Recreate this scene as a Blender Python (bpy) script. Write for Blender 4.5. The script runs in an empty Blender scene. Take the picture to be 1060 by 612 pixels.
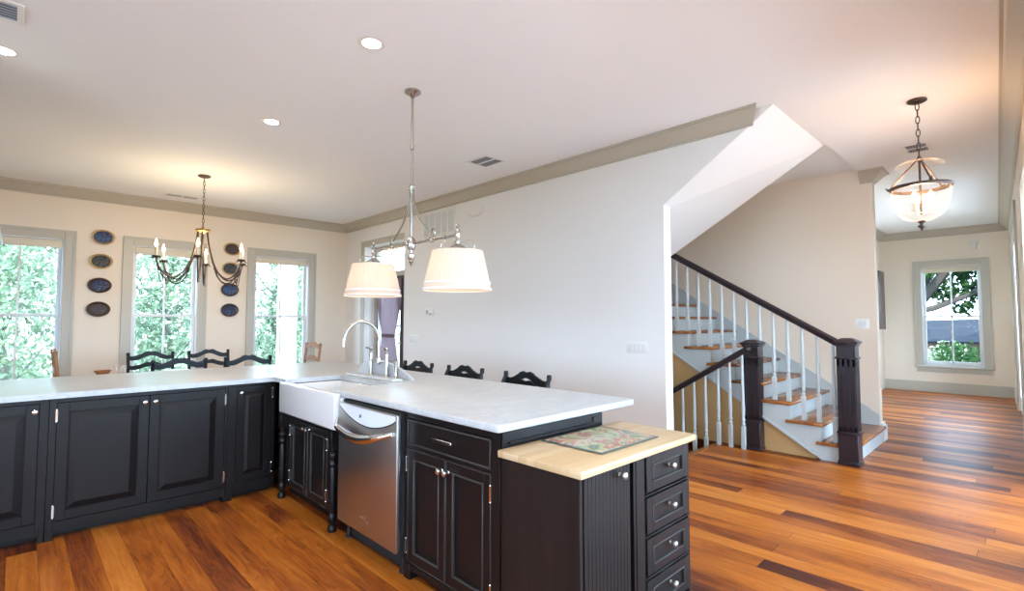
import bpy, bmesh, math, random
from mathutils import Vector, Matrix
PI = math.pi
S = bpy.context.scene
COL = S.collection
rnd = random.Random(7)

# ------------------------------------------------------------------ camera, world, sun, exposure
CAM_H = 1.367
cam = bpy.data.cameras.new('camera'); co = bpy.data.objects.new('camera', cam); COL.objects.link(co)
co.location = (0, 0, CAM_H); co.rotation_euler = (PI/2 + 0.0497, 0, -0.773)
cam.sensor_fit = 'HORIZONTAL'; cam.sensor_width = 36; cam.lens = 524.58/1060*36; cam.clip_start = .03; cam.clip_end = 300
S.camera = co
S.view_settings.view_transform = 'Standard'; S.view_settings.look = 'None'
S.view_settings.exposure = 1.18; S.view_settings.gamma = 1.0; S.view_settings.use_curve_mapping = False
S.cycles.use_denoising = True
S.cycles.max_bounces = 10; S.cycles.diffuse_bounces = 5; S.cycles.glossy_bounces = 4
S.cycles.transmission_bounces = 6; S.cycles.transparent_max_bounces = 12
S.cycles.caustics_reflective = False; S.cycles.caustics_refractive = False
S.cycles.sample_clamp_indirect = 6.0

SKY = 7.0
W = bpy.data.worlds.new('sky'); S.world = W; W.use_nodes = True
bg = W.node_tree.nodes['Background']; bg.inputs[0].default_value = (.53, .75, 1.0, 1); bg.inputs[1].default_value = SKY

sun = bpy.data.lights.new('sun', 'SUN'); sun.energy = 7; sun.angle = .02; sun.color = (1, .97, .92)
so = bpy.data.objects.new('sun', sun); COL.objects.link(so); so.location = (-20, 3, 20)
so.rotation_euler = Vector((.72, .20, -.69)).to_track_quat('-Z', 'Y').to_euler()

def portal(loc, n, w, h):
    l = bpy.data.lights.new('daylight_portal', 'AREA'); l.shape = 'RECTANGLE'; l.size = w; l.size_y = h; l.cycles.is_portal = True
    o = bpy.data.objects.new('daylight_portal', l); COL.objects.link(o); o.location = loc
    o.rotation_euler = Vector(n).to_track_quat('-Z', 'Y').to_euler()
def area(name, loc, n, w, h, power, col):
    l = bpy.data.lights.new(name, 'AREA'); l.shape = 'RECTANGLE'; l.size = w; l.size_y = h; l.energy = power; l.color = col
    o = bpy.data.objects.new(name, l); COL.objects.link(o); o.location = loc
    o.rotation_euler = Vector(n).to_track_quat('-Z', 'Y').to_euler()
    return o

# ------------------------------------------------------------------ room numbers
H = 3.115          # ceiling
LW = 4.31          # long wall face (faces -x)
DW = 8.795         # dining wall face (faces -y)
XH = 12.64         # hall end wall face (faces -x)
SW = 7.093         # wall beside the stair (faces -x)
XS = 5.71          # outer face of the stair stringer
CT = .915          # counter top
RISE, RUN, NOSE = .1775, .274, 1.19
YC = 1.38          # where the stair ceiling begins
def yr(x): return .24 - .0346*(12.64 - x)      # hall window wall, very slightly splayed
RA = math.atan(.0346)

# daylight coming in: portals at openings, south and west ones added for light
for (x0, x1, zt) in ((1.2, 3.9, 2.5), (4.34, 6.04, 2.5), (8.3, 11.0, 2.65)):
    xm = (x0+x1)/2; portal((xm, yr(xm)-.13, zt/2), (0, 1, 0), x1-x0, zt)
for (xm, w) in ((-.005, .84), (1.54, .80), (3.18, .88)):
    portal((xm, DW+.13, 1.47), (0, -1, 0), w, 1.95)
portal((XH+.13, 1.075, 1.45), (-1, 0, 0), .9, 1.95)
portal((-.95, -3.45, 1.6), (0, 1, 0), 3.2, 1.9)
portal((-3.75, -.1, 1.55), (1, 0, 0), 5.0, 1.9)

# ------------------------------------------------------------------ materials
def mat(name, col, rough=.5, metal=0, spec=.5, coat=0, bump=None, var=None, trans=0):
    m = bpy.data.materials.new(name); m.use_nodes = True
    nt = m.node_tree; b = nt.nodes['Principled BSDF']
    b.inputs['Base Color'].default_value = (*col, 1); b.inputs['Roughness'].default_value = rough
    b.inputs['Metallic'].default_value = metal; b.inputs['Specular IOR Level'].default_value = spec
    b.inputs['Coat Weight'].default_value = coat; b.inputs['Coat Roughness'].default_value = .12
    b.inputs['Transmission Weight'].default_value = trans
    tc = nt.nodes.new('ShaderNodeTexCoord')
    if var:    # (scale vec, amount, detail)
        mp = nt.nodes.new('ShaderNodeMapping'); mp.inputs['Scale'].default_value = var[0]
        nz = nt.nodes.new('ShaderNodeTexNoise'); nz.inputs['Scale'].default_value = 1; nz.inputs['Detail'].default_value = 5
        hs = nt.nodes.new('ShaderNodeMix'); hs.data_type = 'RGBA'; hs.blend_type = 'MIX'
        a = var[1]
        hs.inputs['A'].default_value = (*[c*(1-a) for c in col], 1); hs.inputs['B'].default_value = (*[min(1, c*(1+a)) for c in col], 1)
        nt.links.new(tc.outputs['Object'], mp.inputs[0]); nt.links.new(mp.outputs[0], nz.inputs['Vector'])
        nt.links.new(nz.outputs[0], hs.inputs['Factor']); nt.links.new(hs.outputs['Result'], b.inputs['Base Color'])
    if bump:   # (scale vec, strength)
        mp = nt.nodes.new('ShaderNodeMapping'); mp.inputs['Scale'].default_value = bump[0]
        nz = nt.nodes.new('ShaderNodeTexNoise'); nz.inputs['Scale'].default_value = 1; nz.inputs['Detail'].default_value = 3
        bp = nt.nodes.new('ShaderNodeBump'); bp.inputs['Strength'].default_value = bump[1]; bp.inputs['Distance'].default_value = .01
        nt.links.new(tc.outputs['Object'], mp.inputs[0]); nt.links.new(mp.outputs[0], nz.inputs['Vector'])
        nt.links.new(nz.outputs[0], bp.inputs['Height']); nt.links.new(bp.outputs[0], b.inputs['Normal'])
    return m
def emit(name, col, s):
    m = bpy.data.materials.new(name); m.use_nodes = True; b = m.node_tree.nodes['Principled BSDF']
    b.inputs['Base Color'].default_value = (*col, 1); b.inputs['Emission Color'].default_value = (*col, 1)
    b.inputs['Emission Strength'].default_value = s
    return m
def pane_mat(name, tint=(1, 1, 1), gl=.06, rough=.0):
    m = bpy.data.materials.new(name); m.use_nodes = True; nt = m.node_tree; nt.nodes.clear()
    o = nt.nodes.new('ShaderNodeOutputMaterial'); mx = nt.nodes.new('ShaderNodeMixShader')
    t = nt.nodes.new('ShaderNodeBsdfTransparent'); g = nt.nodes.new('ShaderNodeBsdfGlossy'); f = nt.nodes.new('ShaderNodeLayerWeight')
    t.inputs[0].default_value = (*tint, 1); g.inputs['Roughness'].default_value = rough; f.inputs[0].default_value = gl
    nt.links.new(f.outputs['Fresnel'], mx.inputs[0]); nt.links.new(t.outputs[0], mx.inputs[1]); nt.links.new(g.outputs[0], mx.inputs[2])
    nt.links.new(mx.outputs[0], o.inputs[0]); return m

def N(nt, t, **kw):
    n = nt.nodes.new(t)
    for k, v in kw.items(): setattr(n, k, v)
    return n
def mth(nt, op, a, b=None, c=None):
    n = nt.nodes.new('ShaderNodeMath'); n.operation = op
    for i, v in enumerate((a, b, c)):
        if v is None: continue
        if isinstance(v, (int, float)): n.inputs[i].default_value = v
        else: nt.links.new(v, n.inputs[i])
    return n.outputs[0]
def ramp(nt, fac, stops):
    r = nt.nodes.new('ShaderNodeValToRGB'); e = r.color_ramp.elements
    while len(e) > 1: e.remove(e[0])
    e[0].position = stops[0][0]; e[0].color = (*stops[0][1], 1)
    for p, c in stops[1:]:
        k = e.new(p); k.color = (*c, 1)
    nt.links.new(fac, r.inputs[0]); return r.outputs[0]

def plank_mat(name, width=.13, length=5.6, along='y', rough=.2):
    m = bpy.data.materials.new(name); m.use_nodes = True; nt = m.node_tree; b = nt.nodes['Principled BSDF']; L = nt.links
    tc = N(nt, 'ShaderNodeTexCoord'); sp = N(nt, 'ShaderNodeSeparateXYZ'); L.new(tc.outputs['Object'], sp.inputs[0])
    u, v = (sp.outputs[0], sp.outputs[1]) if along == 'y' else (sp.outputs[1], sp.outputs[0])
    pu = mth(nt, 'DIVIDE', u, width); iu = mth(nt, 'FLOOR', pu); fu = mth(nt, 'FRACT', pu)
    wn = N(nt, 'ShaderNodeTexWhiteNoise'); wn.noise_dimensions = '1D'; L.new(iu, wn.inputs['W'])
    pv = mth(nt, 'ADD', mth(nt, 'DIVIDE', v, length), mth(nt, 'MULTIPLY', wn.outputs['Value'], 7.3))
    iv = mth(nt, 'FLOOR', pv); fv = mth(nt, 'FRACT', pv)
    cb = N(nt, 'ShaderNodeCombineXYZ'); L.new(iu, cb.inputs[0]); L.new(iv, cb.inputs[1])
    wb = N(nt, 'ShaderNodeTexWhiteNoise'); wb.noise_dimensions = '2D'; L.new(cb.outputs[0], wb.inputs['Vector'])
    tone = wb.outputs['Value']
    # grain: long noise plus wavy rings, both shifted per board
    cg = N(nt, 'ShaderNodeCombineXYZ')
    L.new(mth(nt, 'MULTIPLY', u, 62.0), cg.inputs[0]); L.new(mth(nt, 'MULTIPLY', v, 2.4), cg.inputs[1]); L.new(mth(nt, 'MULTIPLY', tone, 40.0), cg.inputs[2])
    g1 = N(nt, 'ShaderNodeTexNoise'); g1.inputs['Scale'].default_value = 1.0; g1.inputs['Detail'].default_value = 6; g1.inputs['Roughness'].default_value = .6; g1.inputs['Distortion'].default_value = .6
    L.new(cg.outputs[0], g1.inputs['Vector'])
    cg2 = N(nt, 'ShaderNodeCombineXYZ')
    L.new(mth(nt, 'MULTIPLY', u, 9.0), cg2.inputs[0]); L.new(mth(nt, 'MULTIPLY', v, .8), cg2.inputs[1]); L.new(mth(nt, 'MULTIPLY', tone, 17.0), cg2.inputs[2])
    g2 = N(nt, 'ShaderNodeTexNoise'); g2.inputs['Scale'].default_value = 1.0; g2.inputs['Detail'].default_value = 2; g2.inputs['Distortion'].default_value = 1.2
    L.new(cg2.outputs[0], g2.inputs['Vector'])
    rings = mth(nt, 'FRACT', mth(nt, 'MULTIPLY', g2.outputs[0], 11.0))
    t = mth(nt, 'ADD', mth(nt, 'MULTIPLY', tone, .62), mth(nt, 'ADD', mth(nt, 'MULTIPLY', g1.outputs[0], .62), mth(nt, 'MULTIPLY', rings, .15)))
    cg3 = N(nt, 'ShaderNodeCombineXYZ')
    L.new(mth(nt, 'MULTIPLY', u, 7.0), cg3.inputs[0]); L.new(mth(nt, 'MULTIPLY', v, 1.1), cg3.inputs[1]); L.new(mth(nt, 'MULTIPLY', tone, 29.0), cg3.inputs[2])
    g3 = N(nt, 'ShaderNodeTexNoise'); g3.inputs['Scale'].default_value = 1.0; g3.inputs['Detail'].default_value = 3; g3.inputs['Distortion'].default_value = .8
    L.new(cg3.outputs[0], g3.inputs['Vector'])
    t = mth(nt, 'ADD', t, mth(nt, 'MULTIPLY', mth(nt, 'SUBTRACT', g3.outputs[0], .5), .75))
    t = mth(nt, 'ADD', t, -.19)
    colr = ramp(nt, t, WOOD)
    gap = mth(nt, 'MULTIPLY', mth(nt, 'GREATER_THAN', fu, .014), mth(nt, 'GREATER_THAN', fv, .0005))
    mx = N(nt, 'ShaderNodeMix'); mx.data_type = 'RGBA'; mx.inputs['A'].default_value = (.05, .016, .006, 1)
    L.new(gap, mx.inputs['Factor']); L.new(colr, mx.inputs['B']); L.new(mx.outputs['Result'], b.inputs['Base Color'])
    b.inputs['Roughness'].default_value = .36; b.inputs['Specular IOR Level'].default_value = .22; b.inputs['Coat Weight'].default_value = .0; b.inputs['Coat Roughness'].default_value = .15
    bp = N(nt, 'ShaderNodeBump'); bp.inputs['Strength'].default_value = .12; bp.inputs['Distance'].default_value = .004
    L.new(mth(nt, 'ADD', gap, mth(nt, 'MULTIPLY', g1.outputs[0], .25)), bp.inputs['Height']); L.new(bp.outputs[0], b.inputs['Normal'])
    return m
WOOD = [(.16, (.06, .012, .007)), (.31, (.145, .031, .009)), (.48, (.29, .070, .009)), (.68, (.42, .120, .014)), (.95, (.54, .185, .030))]

def marble_mat():
    m = bpy.data.materials.new('white marble'); m.use_nodes = True; nt = m.node_tree; b = nt.nodes['Principled BSDF']
    tc = N(nt, 'ShaderNodeTexCoord'); mp = N(nt, 'ShaderNodeMapping'); mp.inputs['Scale'].default_value = (2.2, 5.5, 3); mp.inputs['Rotation'].default_value = (0, 0, .5)
    nt.links.new(tc.outputs['Object'], mp.inputs[0])
    nz = N(nt, 'ShaderNodeTexNoise'); nz.inputs['Scale'].default_value = 1.4; nz.inputs['Detail'].default_value = 8; nz.inputs['Roughness'].default_value = .62; nz.inputs['Distortion'].default_value = 1.4
    nt.links.new(mp.outputs[0], nz.inputs['Vector'])
    v = mth(nt, 'ABSOLUTE', mth(nt, 'SUBTRACT', nz.outputs[0], .5))
    c = ramp(nt, v, [(0, (.40, .405, .415)), (.03, (.455, .46, .465)), (.12, (.48, .485, .485)), (.3, (.51, .515, .51))])
    nt.links.new(c, b.inputs['Base Color']); b.inputs['Roughness'].default_value = .28
    return m
def strips_mat(name, cols, width, along='x', rough=.4):
    m = bpy.data.materials.new(name); m.use_nodes = True; nt = m.node_tree; b = nt.nodes['Principled BSDF']; L = nt.links
    tc = N(nt, 'ShaderNodeTexCoord'); sp = N(nt, 'ShaderNodeSeparateXYZ'); L.new(tc.outputs['Object'], sp.inputs[0])
    u, v = (sp.outputs[1], sp.outputs[0]) if along == 'x' else (sp.outputs[0], sp.outputs[1])
    iu = mth(nt, 'FLOOR', mth(nt, 'DIVIDE', u, width))
    wn = N(nt, 'ShaderNodeTexWhiteNoise'); wn.noise_dimensions = '1D'; L.new(iu, wn.inputs['W'])
    cg = N(nt, 'ShaderNodeCombineXYZ'); L.new(mth(nt, 'MULTIPLY', u, 40.0), cg.inputs[0]); L.new(mth(nt, 'MULTIPLY', v, 3.0), cg.inputs[1]); L.new(wn.outputs['Value'], cg.inputs[2])
    g = N(nt, 'ShaderNodeTexNoise'); g.inputs['Scale'].default_value = 1; g.inputs['Detail'].default_value = 4; L.new(cg.outputs[0], g.inputs['Vector'])
    t = mth(nt, 'ADD', mth(nt, 'MULTIPLY', wn.outputs['Value'], .55), mth(nt, 'MULTIPLY', g.outputs[0], .45))
    L.new(ramp(nt, t, [(.15, cols[0]), (.5, cols[1]), (.85, cols[2])]), b.inputs['Base Color']); b.inputs['Roughness'].default_value = rough
    return m
def shade_mat():
    m = bpy.data.materials.new('pleated shade fabric'); m.use_nodes = True; nt = m.node_tree; nt.nodes.clear()
    o = N(nt, 'ShaderNodeOutputMaterial'); mx = N(nt, 'ShaderNodeMixShader'); d = N(nt, 'ShaderNodeBsdfDiffuse'); t = N(nt, 'ShaderNodeBsdfTranslucent')
    d.inputs[0].default_value = (.66, .63, .60, 1); t.inputs[0].default_value = (.58, .47, .37, 1); mx.inputs[0].default_value = .45
    nt.links.new(d.outputs[0], mx.inputs[1]); nt.links.new(t.outputs[0], mx.inputs[2]); nt.links.new(mx.outputs[0], o.inputs[0]); return m
def foliage_mat(name, c1, c2, trans=.35):
    m = bpy.data.materials.new(name); m.use_nodes = True; nt = m.node_tree; nt.nodes.clear()
    o = N(nt, 'ShaderNodeOutputMaterial'); mx = N(nt, 'ShaderNodeMixShader'); d = N(nt, 'ShaderNodeBsdfDiffuse'); t = N(nt, 'ShaderNodeBsdfTranslucent')
    g = N(nt, 'ShaderNodeNewGeometry'); r = ramp(nt, g.outputs['Random Per Island'], [(0, c1), (1, c2)])
    nt.links.new(r, d.inputs[0]); nt.links.new(r, t.inputs[0]); mx.inputs[0].default_value = trans
    nt.links.new(d.outputs[0], mx.inputs[1]); nt.links.new(t.outputs[0], mx.inputs[2]); nt.links.new(mx.outputs[0], o.inputs[0]); return m
def patches_mat(name, stops, scale, rough=.3, distort=0, feat='F1', stretch=(1, 1, 1)):
    m = bpy.data.materials.new(name); m.use_nodes = True; nt = m.node_tree; b = nt.nodes['Principled BSDF']
    tc = N(nt, 'ShaderNodeTexCoord'); mp = N(nt, 'ShaderNodeMapping'); mp.inputs['Scale'].default_value = stretch; nt.links.new(tc.outputs['Object'], mp.inputs[0])
    nz = N(nt, 'ShaderNodeTexNoise'); nz.inputs['Scale'].default_value = scale; nz.inputs['Detail'].default_value = 4; nz.inputs['Distortion'].default_value = distort
    nt.links.new(mp.outputs[0], nz.inputs['Vector']); nt.links.new(ramp(nt, nz.outputs[0], stops), b.inputs['Base Color']); b.inputs['Roughness'].default_value = rough
    return m

M = {}
M['cream'] = mat('cream wall paint', (.80, .71, .59), .6, spec=.25)
M['ceil'] = mat('white ceiling paint', (.86, .89, .91), .75, spec=.2)
M['pale'] = mat('cream wall paint in cool light', (.80, .795, .78), .6, spec=.25)  # long wall: cool daylight put into the colour of the shared cream
M['golden'] = mat('cream wall paint in warm light', (.54, .34, .15), .6, spec=.25)  # under-stair wall: warm light put into the colour of the shared beige
M['trim'] = mat('greige trim paint', (.49, .46, .385), .4)
M['white'] = mat('white trim paint', (.72, .74, .74), .4)
M['spindle'] = mat('pale grey blue paint', (.50, .55, .55), .4)
M['floor'] = plank_mat('heart pine boards')
M['tread'] = strips_mat('varnished pine tread', ((.22, .065, .014), (.31, .10, .02), (.38, .145, .035)), .09, 'x', .25)
M['marble'] = marble_mat()
M['black'] = mat('black brown cabinet paint', (.0085, .0065, .0065), .36, spec=.24, bump=((60, 60, 6), .05))
M['blackwood'] = mat('ebonised oak', (.016, .010, .009), .45, spec=.2, var=((16, 16, 1.0), .6), bump=((90, 90, 4), .12))
M['lit_bead'] = mat('distressed paint with edge highlights', (.045, .040, .038), .4, spec=.25)  # edge highlights put into the bead colour, along with a distressed finish
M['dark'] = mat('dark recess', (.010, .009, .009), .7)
M['stain'] = mat('dark plum stained wood', (.024, .015, .018), .34, spec=.35, var=((30, 30, 4), .3))
M['nickel'] = mat('brushed nickel', (.46, .43, .39), .27, 1)
M['chrome'] = mat('polished chrome', (.80, .80, .80), .12, 1)
M['steel'] = mat('stainless steel', (.56, .545, .53), .33, 1, bump=((1, 400, 2), .03))
M['steel_light'] = mat('bright control strip', (.80, .84, .88), .38, .15)
M['pewter'] = mat('antique pewter', (.36, .32, .28), .35, .9)
M['bronze'] = mat('rubbed bronze', (.085, .06, .05), .42, .8)
M['iron'] = mat('dark iron', (.06, .045, .04), .5, .6)
M['brass'] = mat('aged brass', (.42, .25, .08), .35, .9)
M['porcelain'] = mat('white fireclay', (.70, .68, .67), .12, coat=.5)
M['maple'] = strips_mat('maple butcher block', ((.47, .31, .16), (.54, .38, .21), (.60, .45, .28)), .045, 'x', .38)
M['pane'] = pane_mat('window pane')
M['shade'] = shade_mat()
M['bulb'] = emit('warm bulb', (1, .72, .40), 8)
M['lens'] = emit('downlight lens', (1, .97, .92), 9)
M['blind'] = mat('cream roller blind', (.72, .66, .53), .7)
M['plastic'] = mat('white plastic', (.80, .80, .78), .35)
M['greyplastic'] = mat('grey louvre', (.34, .40, .47), .5)
M['darkslot'] = mat('dark slot', (.10, .10, .11), .7)
M['blackpaint'] = mat('blue black chair paint', (.006, .008, .011), .42, spec=.3)
M['honey'] = mat('honey oak', (.30, .13, .05), .4, var=((20, 20, 2), .3))
M['table'] = mat('pale pine table', (.56, .40, .24), .35, var=((2, 20, 2), .2))
M['rush'] = mat('woven rush', (.45, .33, .17), .8, bump=((60, 60, 60), .3))
def cloth(name, col, tr=.45):
    m = mat(name, col, .85); nt = m.node_tree; b = nt.nodes['Principled BSDF']; o = nt.nodes['Material Output']
    mx = nt.nodes.new('ShaderNodeMixShader'); t = nt.nodes.new('ShaderNodeBsdfTranslucent'); t.inputs[0].default_value = (*col, 1); mx.inputs[0].default_value = tr
    nt.links.new(b.outputs[0], mx.inputs[1]); nt.links.new(t.outputs[0], mx.inputs[2]); nt.links.new(mx.outputs[0], o.inputs[0]); return m
M['lavender'] = cloth('lavender curtain cloth', (.42, .345, .375), .12)
M['sheer'] = mat('white sheer cloth', (.85, .85, .86), .8)
M['mahog'] = mat('dark mahogany door', (.045, .028, .024), .35)
M['tie'] = mat('plum tie cloth', (.13, .075, .09), .8)
M['glass'] = pane_mat('clear glass', (.98, .97, .95), .04, .02)
def seeded(name, k):
    m = bpy.data.materials.new(name); m.use_nodes = True; nt = m.node_tree; nt.nodes.clear()
    o = N(nt, 'ShaderNodeOutputMaterial'); mx = N(nt, 'ShaderNodeMixShader'); a = N(nt, 'ShaderNodeAddShader'); t = N(nt, 'ShaderNodeBsdfTransparent'); tr = N(nt, 'ShaderNodeBsdfTranslucent'); d = N(nt, 'ShaderNodeBsdfDiffuse')
    mx2 = N(nt, 'ShaderNodeMixShader'); tc = N(nt, 'ShaderNodeTexCoord'); nz = N(nt, 'ShaderNodeTexNoise'); nz.inputs['Scale'].default_value = 45; nt.links.new(tc.outputs['Object'], nz.inputs['Vector'])
    lw = N(nt, 'ShaderNodeLayerWeight'); lw.inputs[0].default_value = .35
    f = mth(nt, 'MULTIPLY', mth(nt, 'ADD', mth(nt, 'MULTIPLY', mth(nt, 'GREATER_THAN', nz.outputs[0], .60), .8), mth(nt, 'ADD', mth(nt, 'MULTIPLY', mth(nt, 'POWER', lw.outputs['Facing'], 3.0), 4.0), .12)), k)
    t.inputs[0].default_value = (.99, .98, .97, 1); tr.inputs[0].default_value = d.inputs[0].default_value = (.95, .92, .88, 1)
    nt.links.new(tr.outputs[0], mx2.inputs[1]); nt.links.new(d.outputs[0], mx2.inputs[2]); nt.links.new(f, mx.inputs[0]); nt.links.new(t.outputs[0], mx.inputs[1]); nt.links.new(mx2.outputs[0], mx.inputs[2]); nt.links.new(mx.outputs[0], o.inputs[0])
    return m
M['tumbler'] = seeded('tumbler glass', .22)
M['seeded'] = seeded('seeded clear glass', .05)
M['candle'] = mat('cream candle sleeve', (.80, .70, .52), .5)
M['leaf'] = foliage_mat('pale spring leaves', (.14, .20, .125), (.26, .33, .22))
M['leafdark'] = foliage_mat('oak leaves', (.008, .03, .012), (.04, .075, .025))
M['palebark'] = mat('pale garden bark', (.12, .125, .10), .9)  # paler than the oak's bark, used on the garden trees
M['bark'] = mat('grey brown bark', (.03, .024, .02), .9, bump=((8, 8, 2), .5))
M['lawn'] = mat('leafy lawn', (.10, .105, .07), .95, var=((.6, .6, .6), .5))
M['shingle'] = mat('charcoal shingles', (.015, .018, .023), .95, spec=.05, var=((3, 3, 3), .2))
M['brick'] = mat('weathered brick', (.16, .105, .085), .9, var=((5, 5, 9), .4))
M['ridgeled'] = mat('gilt plate rim', (.55, .38, .17), .35, .4, var=((40, 40, 40), .4))
M['canvas'] = mat('dark frame wood', (.07, .04, .03), .4)
M['hood'] = mat('pale steel hood', (.52, .60, .62), .3, .5)

# ------------------------------------------------------------------ mesh builder
ORG = {}
def ident(): return Matrix.Identity(4)
def facing_nx(x, y, z=0):    # local x -> world -y, local -y (outward) -> world -x
    return Matrix.Translation((x, y, z)) @ Matrix.Rotation(-PI/2, 4, 'Z')
class MB:
    def __init__(s, mtx=None): s.bm = bmesh.new(); s.m = mtx or ident()
    def _v(s, p): return s.bm.verts.new(s.m @ Vector(p))
    def box(s, x0, x1, y0, y1, z0, z1, bev=0, seg=1):
        x0, x1 = min(x0, x1), max(x0, x1); y0, y1 = min(y0, y1), max(y0, y1); z0, z1 = min(z0, z1), max(z0, z1)
        vs = [s._v(p) for p in ((x0,y0,z0),(x1,y0,z0),(x1,y1,z0),(x0,y1,z0),(x0,y0,z1),(x1,y0,z1),(x1,y1,z1),(x0,y1,z1))]
        fs = [s.bm.faces.new([vs[i] for i in f]) for f in ((0,3,2,1),(4,5,6,7),(0,1,5,4),(1,2,6,5),(2,3,7,6),(3,0,4,7))]
        if bev:
            es = list({e for f in fs for e in f.edges})
            bmesh.ops.bevel(s.bm, geom=es, offset=bev, segments=seg, affect='EDGES', profile=.5)
        return s
    def frustum(s, r0, r1):   # two rings of 4 points
        a = [s._v(p) for p in r0]; b = [s._v(p) for p in r1]
        s.bm.faces.new(a[::-1]); s.bm.faces.new(b)
        for i in range(4): s.bm.faces.new((a[i], a[(i+1) % 4], b[(i+1) % 4], b[i]))
        return s
    def prism(s, pts, d, cap=True):   # pts: 3D polygon, d: extrusion vector
        d = Vector(d); a = [s._v(p) for p in pts]; b = [s._v(Vector(p)+d) for p in pts]; n = len(a)
        if cap: s.bm.faces.new(a[::-1]); s.bm.faces.new(b)
        for i in range(n): s.bm.faces.new((a[i], a[(i+1) % n], b[(i+1) % n], b[i]))
        return s
    def lathe(s, prof, c=(0, 0, 0), n=20, axis=(0, 0, 1), sx=1, sy=1):
        q = Vector(axis).to_track_quat('Z', 'Y').to_matrix().to_4x4(); mm = Matrix.Translation(c) @ q
        rings = []
        for r, z in prof:
            if r < 1e-5: rings.append([s._v(mm @ Vector((0, 0, z)))])
            else: rings.append([s._v(mm @ Vector((r*sx*math.cos(2*PI*i/n), r*sy*math.sin(2*PI*i/n), z))) for i in range(n)])
        for a, b in zip(rings, rings[1:]):
            if len(a) == 1 and len(b) == 1: continue
            for i in range(n):
                j = (i+1) % n
                if len(a) == 1: s.bm.faces.new((a[0], b[j], b[i]))
                elif len(b) == 1: s.bm.faces.new((a[i], a[j], b[0]))
                else: s.bm.faces.new((a[i], a[j], b[j], b[i]))
        for r in (rings[0], rings[-1]):
            if len(r) > 2 and Vector(prof[0]) != Vector(prof[-1]):
                try: s.bm.faces.new(r)
                except ValueError: pass
        return s
    def tube(s, pts, r, n=8, closed=False, flat=None):
        pts = [Vector(p) for p in pts]; k = len(pts); rings = []; up = None
        rr = r if isinstance(r, (list, tuple)) else [r]*k
        for i, p in enumerate(pts):
            if closed: t = pts[(i+1) % k]-pts[i-1]
            else: t = pts[min(i+1, k-1)]-pts[max(i-1, 0)]
            t.normalize()
            if up is None:
                up = Vector((0, 0, 1)) if abs(t.z) < .9 else Vector((1, 0, 0))
            sd = t.cross(up).normalized(); up = sd.cross(t).normalized()
            fy = flat or 1
            rings.append([s._v(p + (sd*math.cos(2*PI*j/n)*fy + up*math.sin(2*PI*j/n))*rr[i]) for j in range(n)])
        m = k if closed else k-1
        for i in range(m):
            a, b = rings[i], rings[(i+1) % k]
            for j in range(n): s.bm.faces.new((a[j], a[(j+1) % n], b[(j+1) % n], b[j]))
        if not closed: s.bm.faces.new(rings[0][::-1]); s.bm.faces.new(rings[-1])
        return s
    def sph(s, c, r, n=12, sz=1):
        k = max(5, n//2)
        return s.lathe([(r*math.sin(PI*i/k), -r*sz*math.cos(PI*i/k)) for i in range(k+1)], c, n)
    def build(s, name, m, parent=None, smooth=True, kind=None, label=None, sharp=.62):
        bm = s.bm; bmesh.ops.recalc_face_normals(bm, faces=bm.faces[:])
        if parent is not None:
            o = ORG.get(parent.name, Vector())
            if o.length > 0: bmesh.ops.translate(bm, verts=bm.verts[:], vec=-o)
        me = bpy.data.meshes.new(name); bm.to_mesh(me); bm.free()
        if smooth:
            me.polygons.foreach_set('use_smooth', [True]*len(me.polygons)); me.set_sharp_from_angle(angle=sharp)
        me.materials.append(M[m] if isinstance(m, str) else m)
        ob = bpy.data.objects.new(name, me); COL.objects.link(ob)
        if parent is not None:
            ob.parent = parent; ORG[ob.name] = ORG.get(parent.name, Vector())
        if kind: ob['kind'] = kind
        if label: ob['label'] = label
        return ob
def tag(o, label, cat, group=None):
    o['label'] = label; o['category'] = cat
    if group: o['group'] = group
    return o
def thing(name, label, cat, loc=(0, 0, 0), group=None):
    o = bpy.data.objects.new(name, None); COL.objects.link(o); o.location = loc; o.empty_display_size = .1
    ORG[o.name] = Vector(loc); return tag(o, label, cat, group)
def structure(name, loc=(0, 0, 0)):
    o = bpy.data.objects.new(name, None); COL.objects.link(o); o['kind'] = 'structure'; o.location = loc; ORG[o.name] = Vector(loc); return o
def struct(name, mb, m, smooth=False): return mb.build(name, m, None, smooth, 'structure')
def copy_tree(o, parent=None):
    c = o.copy(); COL.objects.link(c)
    if parent is not None: c.parent = parent
    for ch in list(o.children):
        copy_tree(ch, c)
    return c
def dup(proto, loc, rz, label, group=None):
    c = copy_tree(proto); c.location = loc; c.rotation_euler = (0, 0, rz); c['label'] = label
    if group: c['group'] = group
    return c
def point_light(name, loc, power, col, r, parent):
    l = bpy.data.lights.new(name, 'POINT'); l.energy = power; l.color = col; l.shadow_soft_size = r
    o = bpy.data.objects.new(name, l); COL.objects.link(o)
    if parent is not None: o.parent = parent; o.location = Vector(loc)-ORG[parent.name]
    else: o.location = loc
    return o
def arc(f, n): return [f(i/(n-1)) for i in range(n)]

# ================================================================== SHELL
# floor with the opening of the stair going down (x 4.44-5.70, y from 2.50)
fl = MB()
for r in ((-3.7, 4.44, -3.5, 8.9), (4.44, 12.8, -.7, 2.5), (5.70, 12.8, 2.5, 5.1)):
    fl.box(r[0], r[1], r[2], r[3], -.15, 0)
struct('floor', fl, 'floor')
# ceiling
ce = MB()
ce.box(-3.7, 4.62, -3.5, 9.0, H, H+.25)
ce.box(4.62, 5.70, -.7, 5.1, H, H+.25)
ce.box(5.70, 7.22, -.7, 1.37, H, H+.25)
ce.box(5.70, 7.22, 1.37, 5.1, H+.05, H+.25)
ce.box(7.22, 12.9, -.7, 5.1, H, H+.25)
struct('ceiling', ce, 'ceil')

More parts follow.
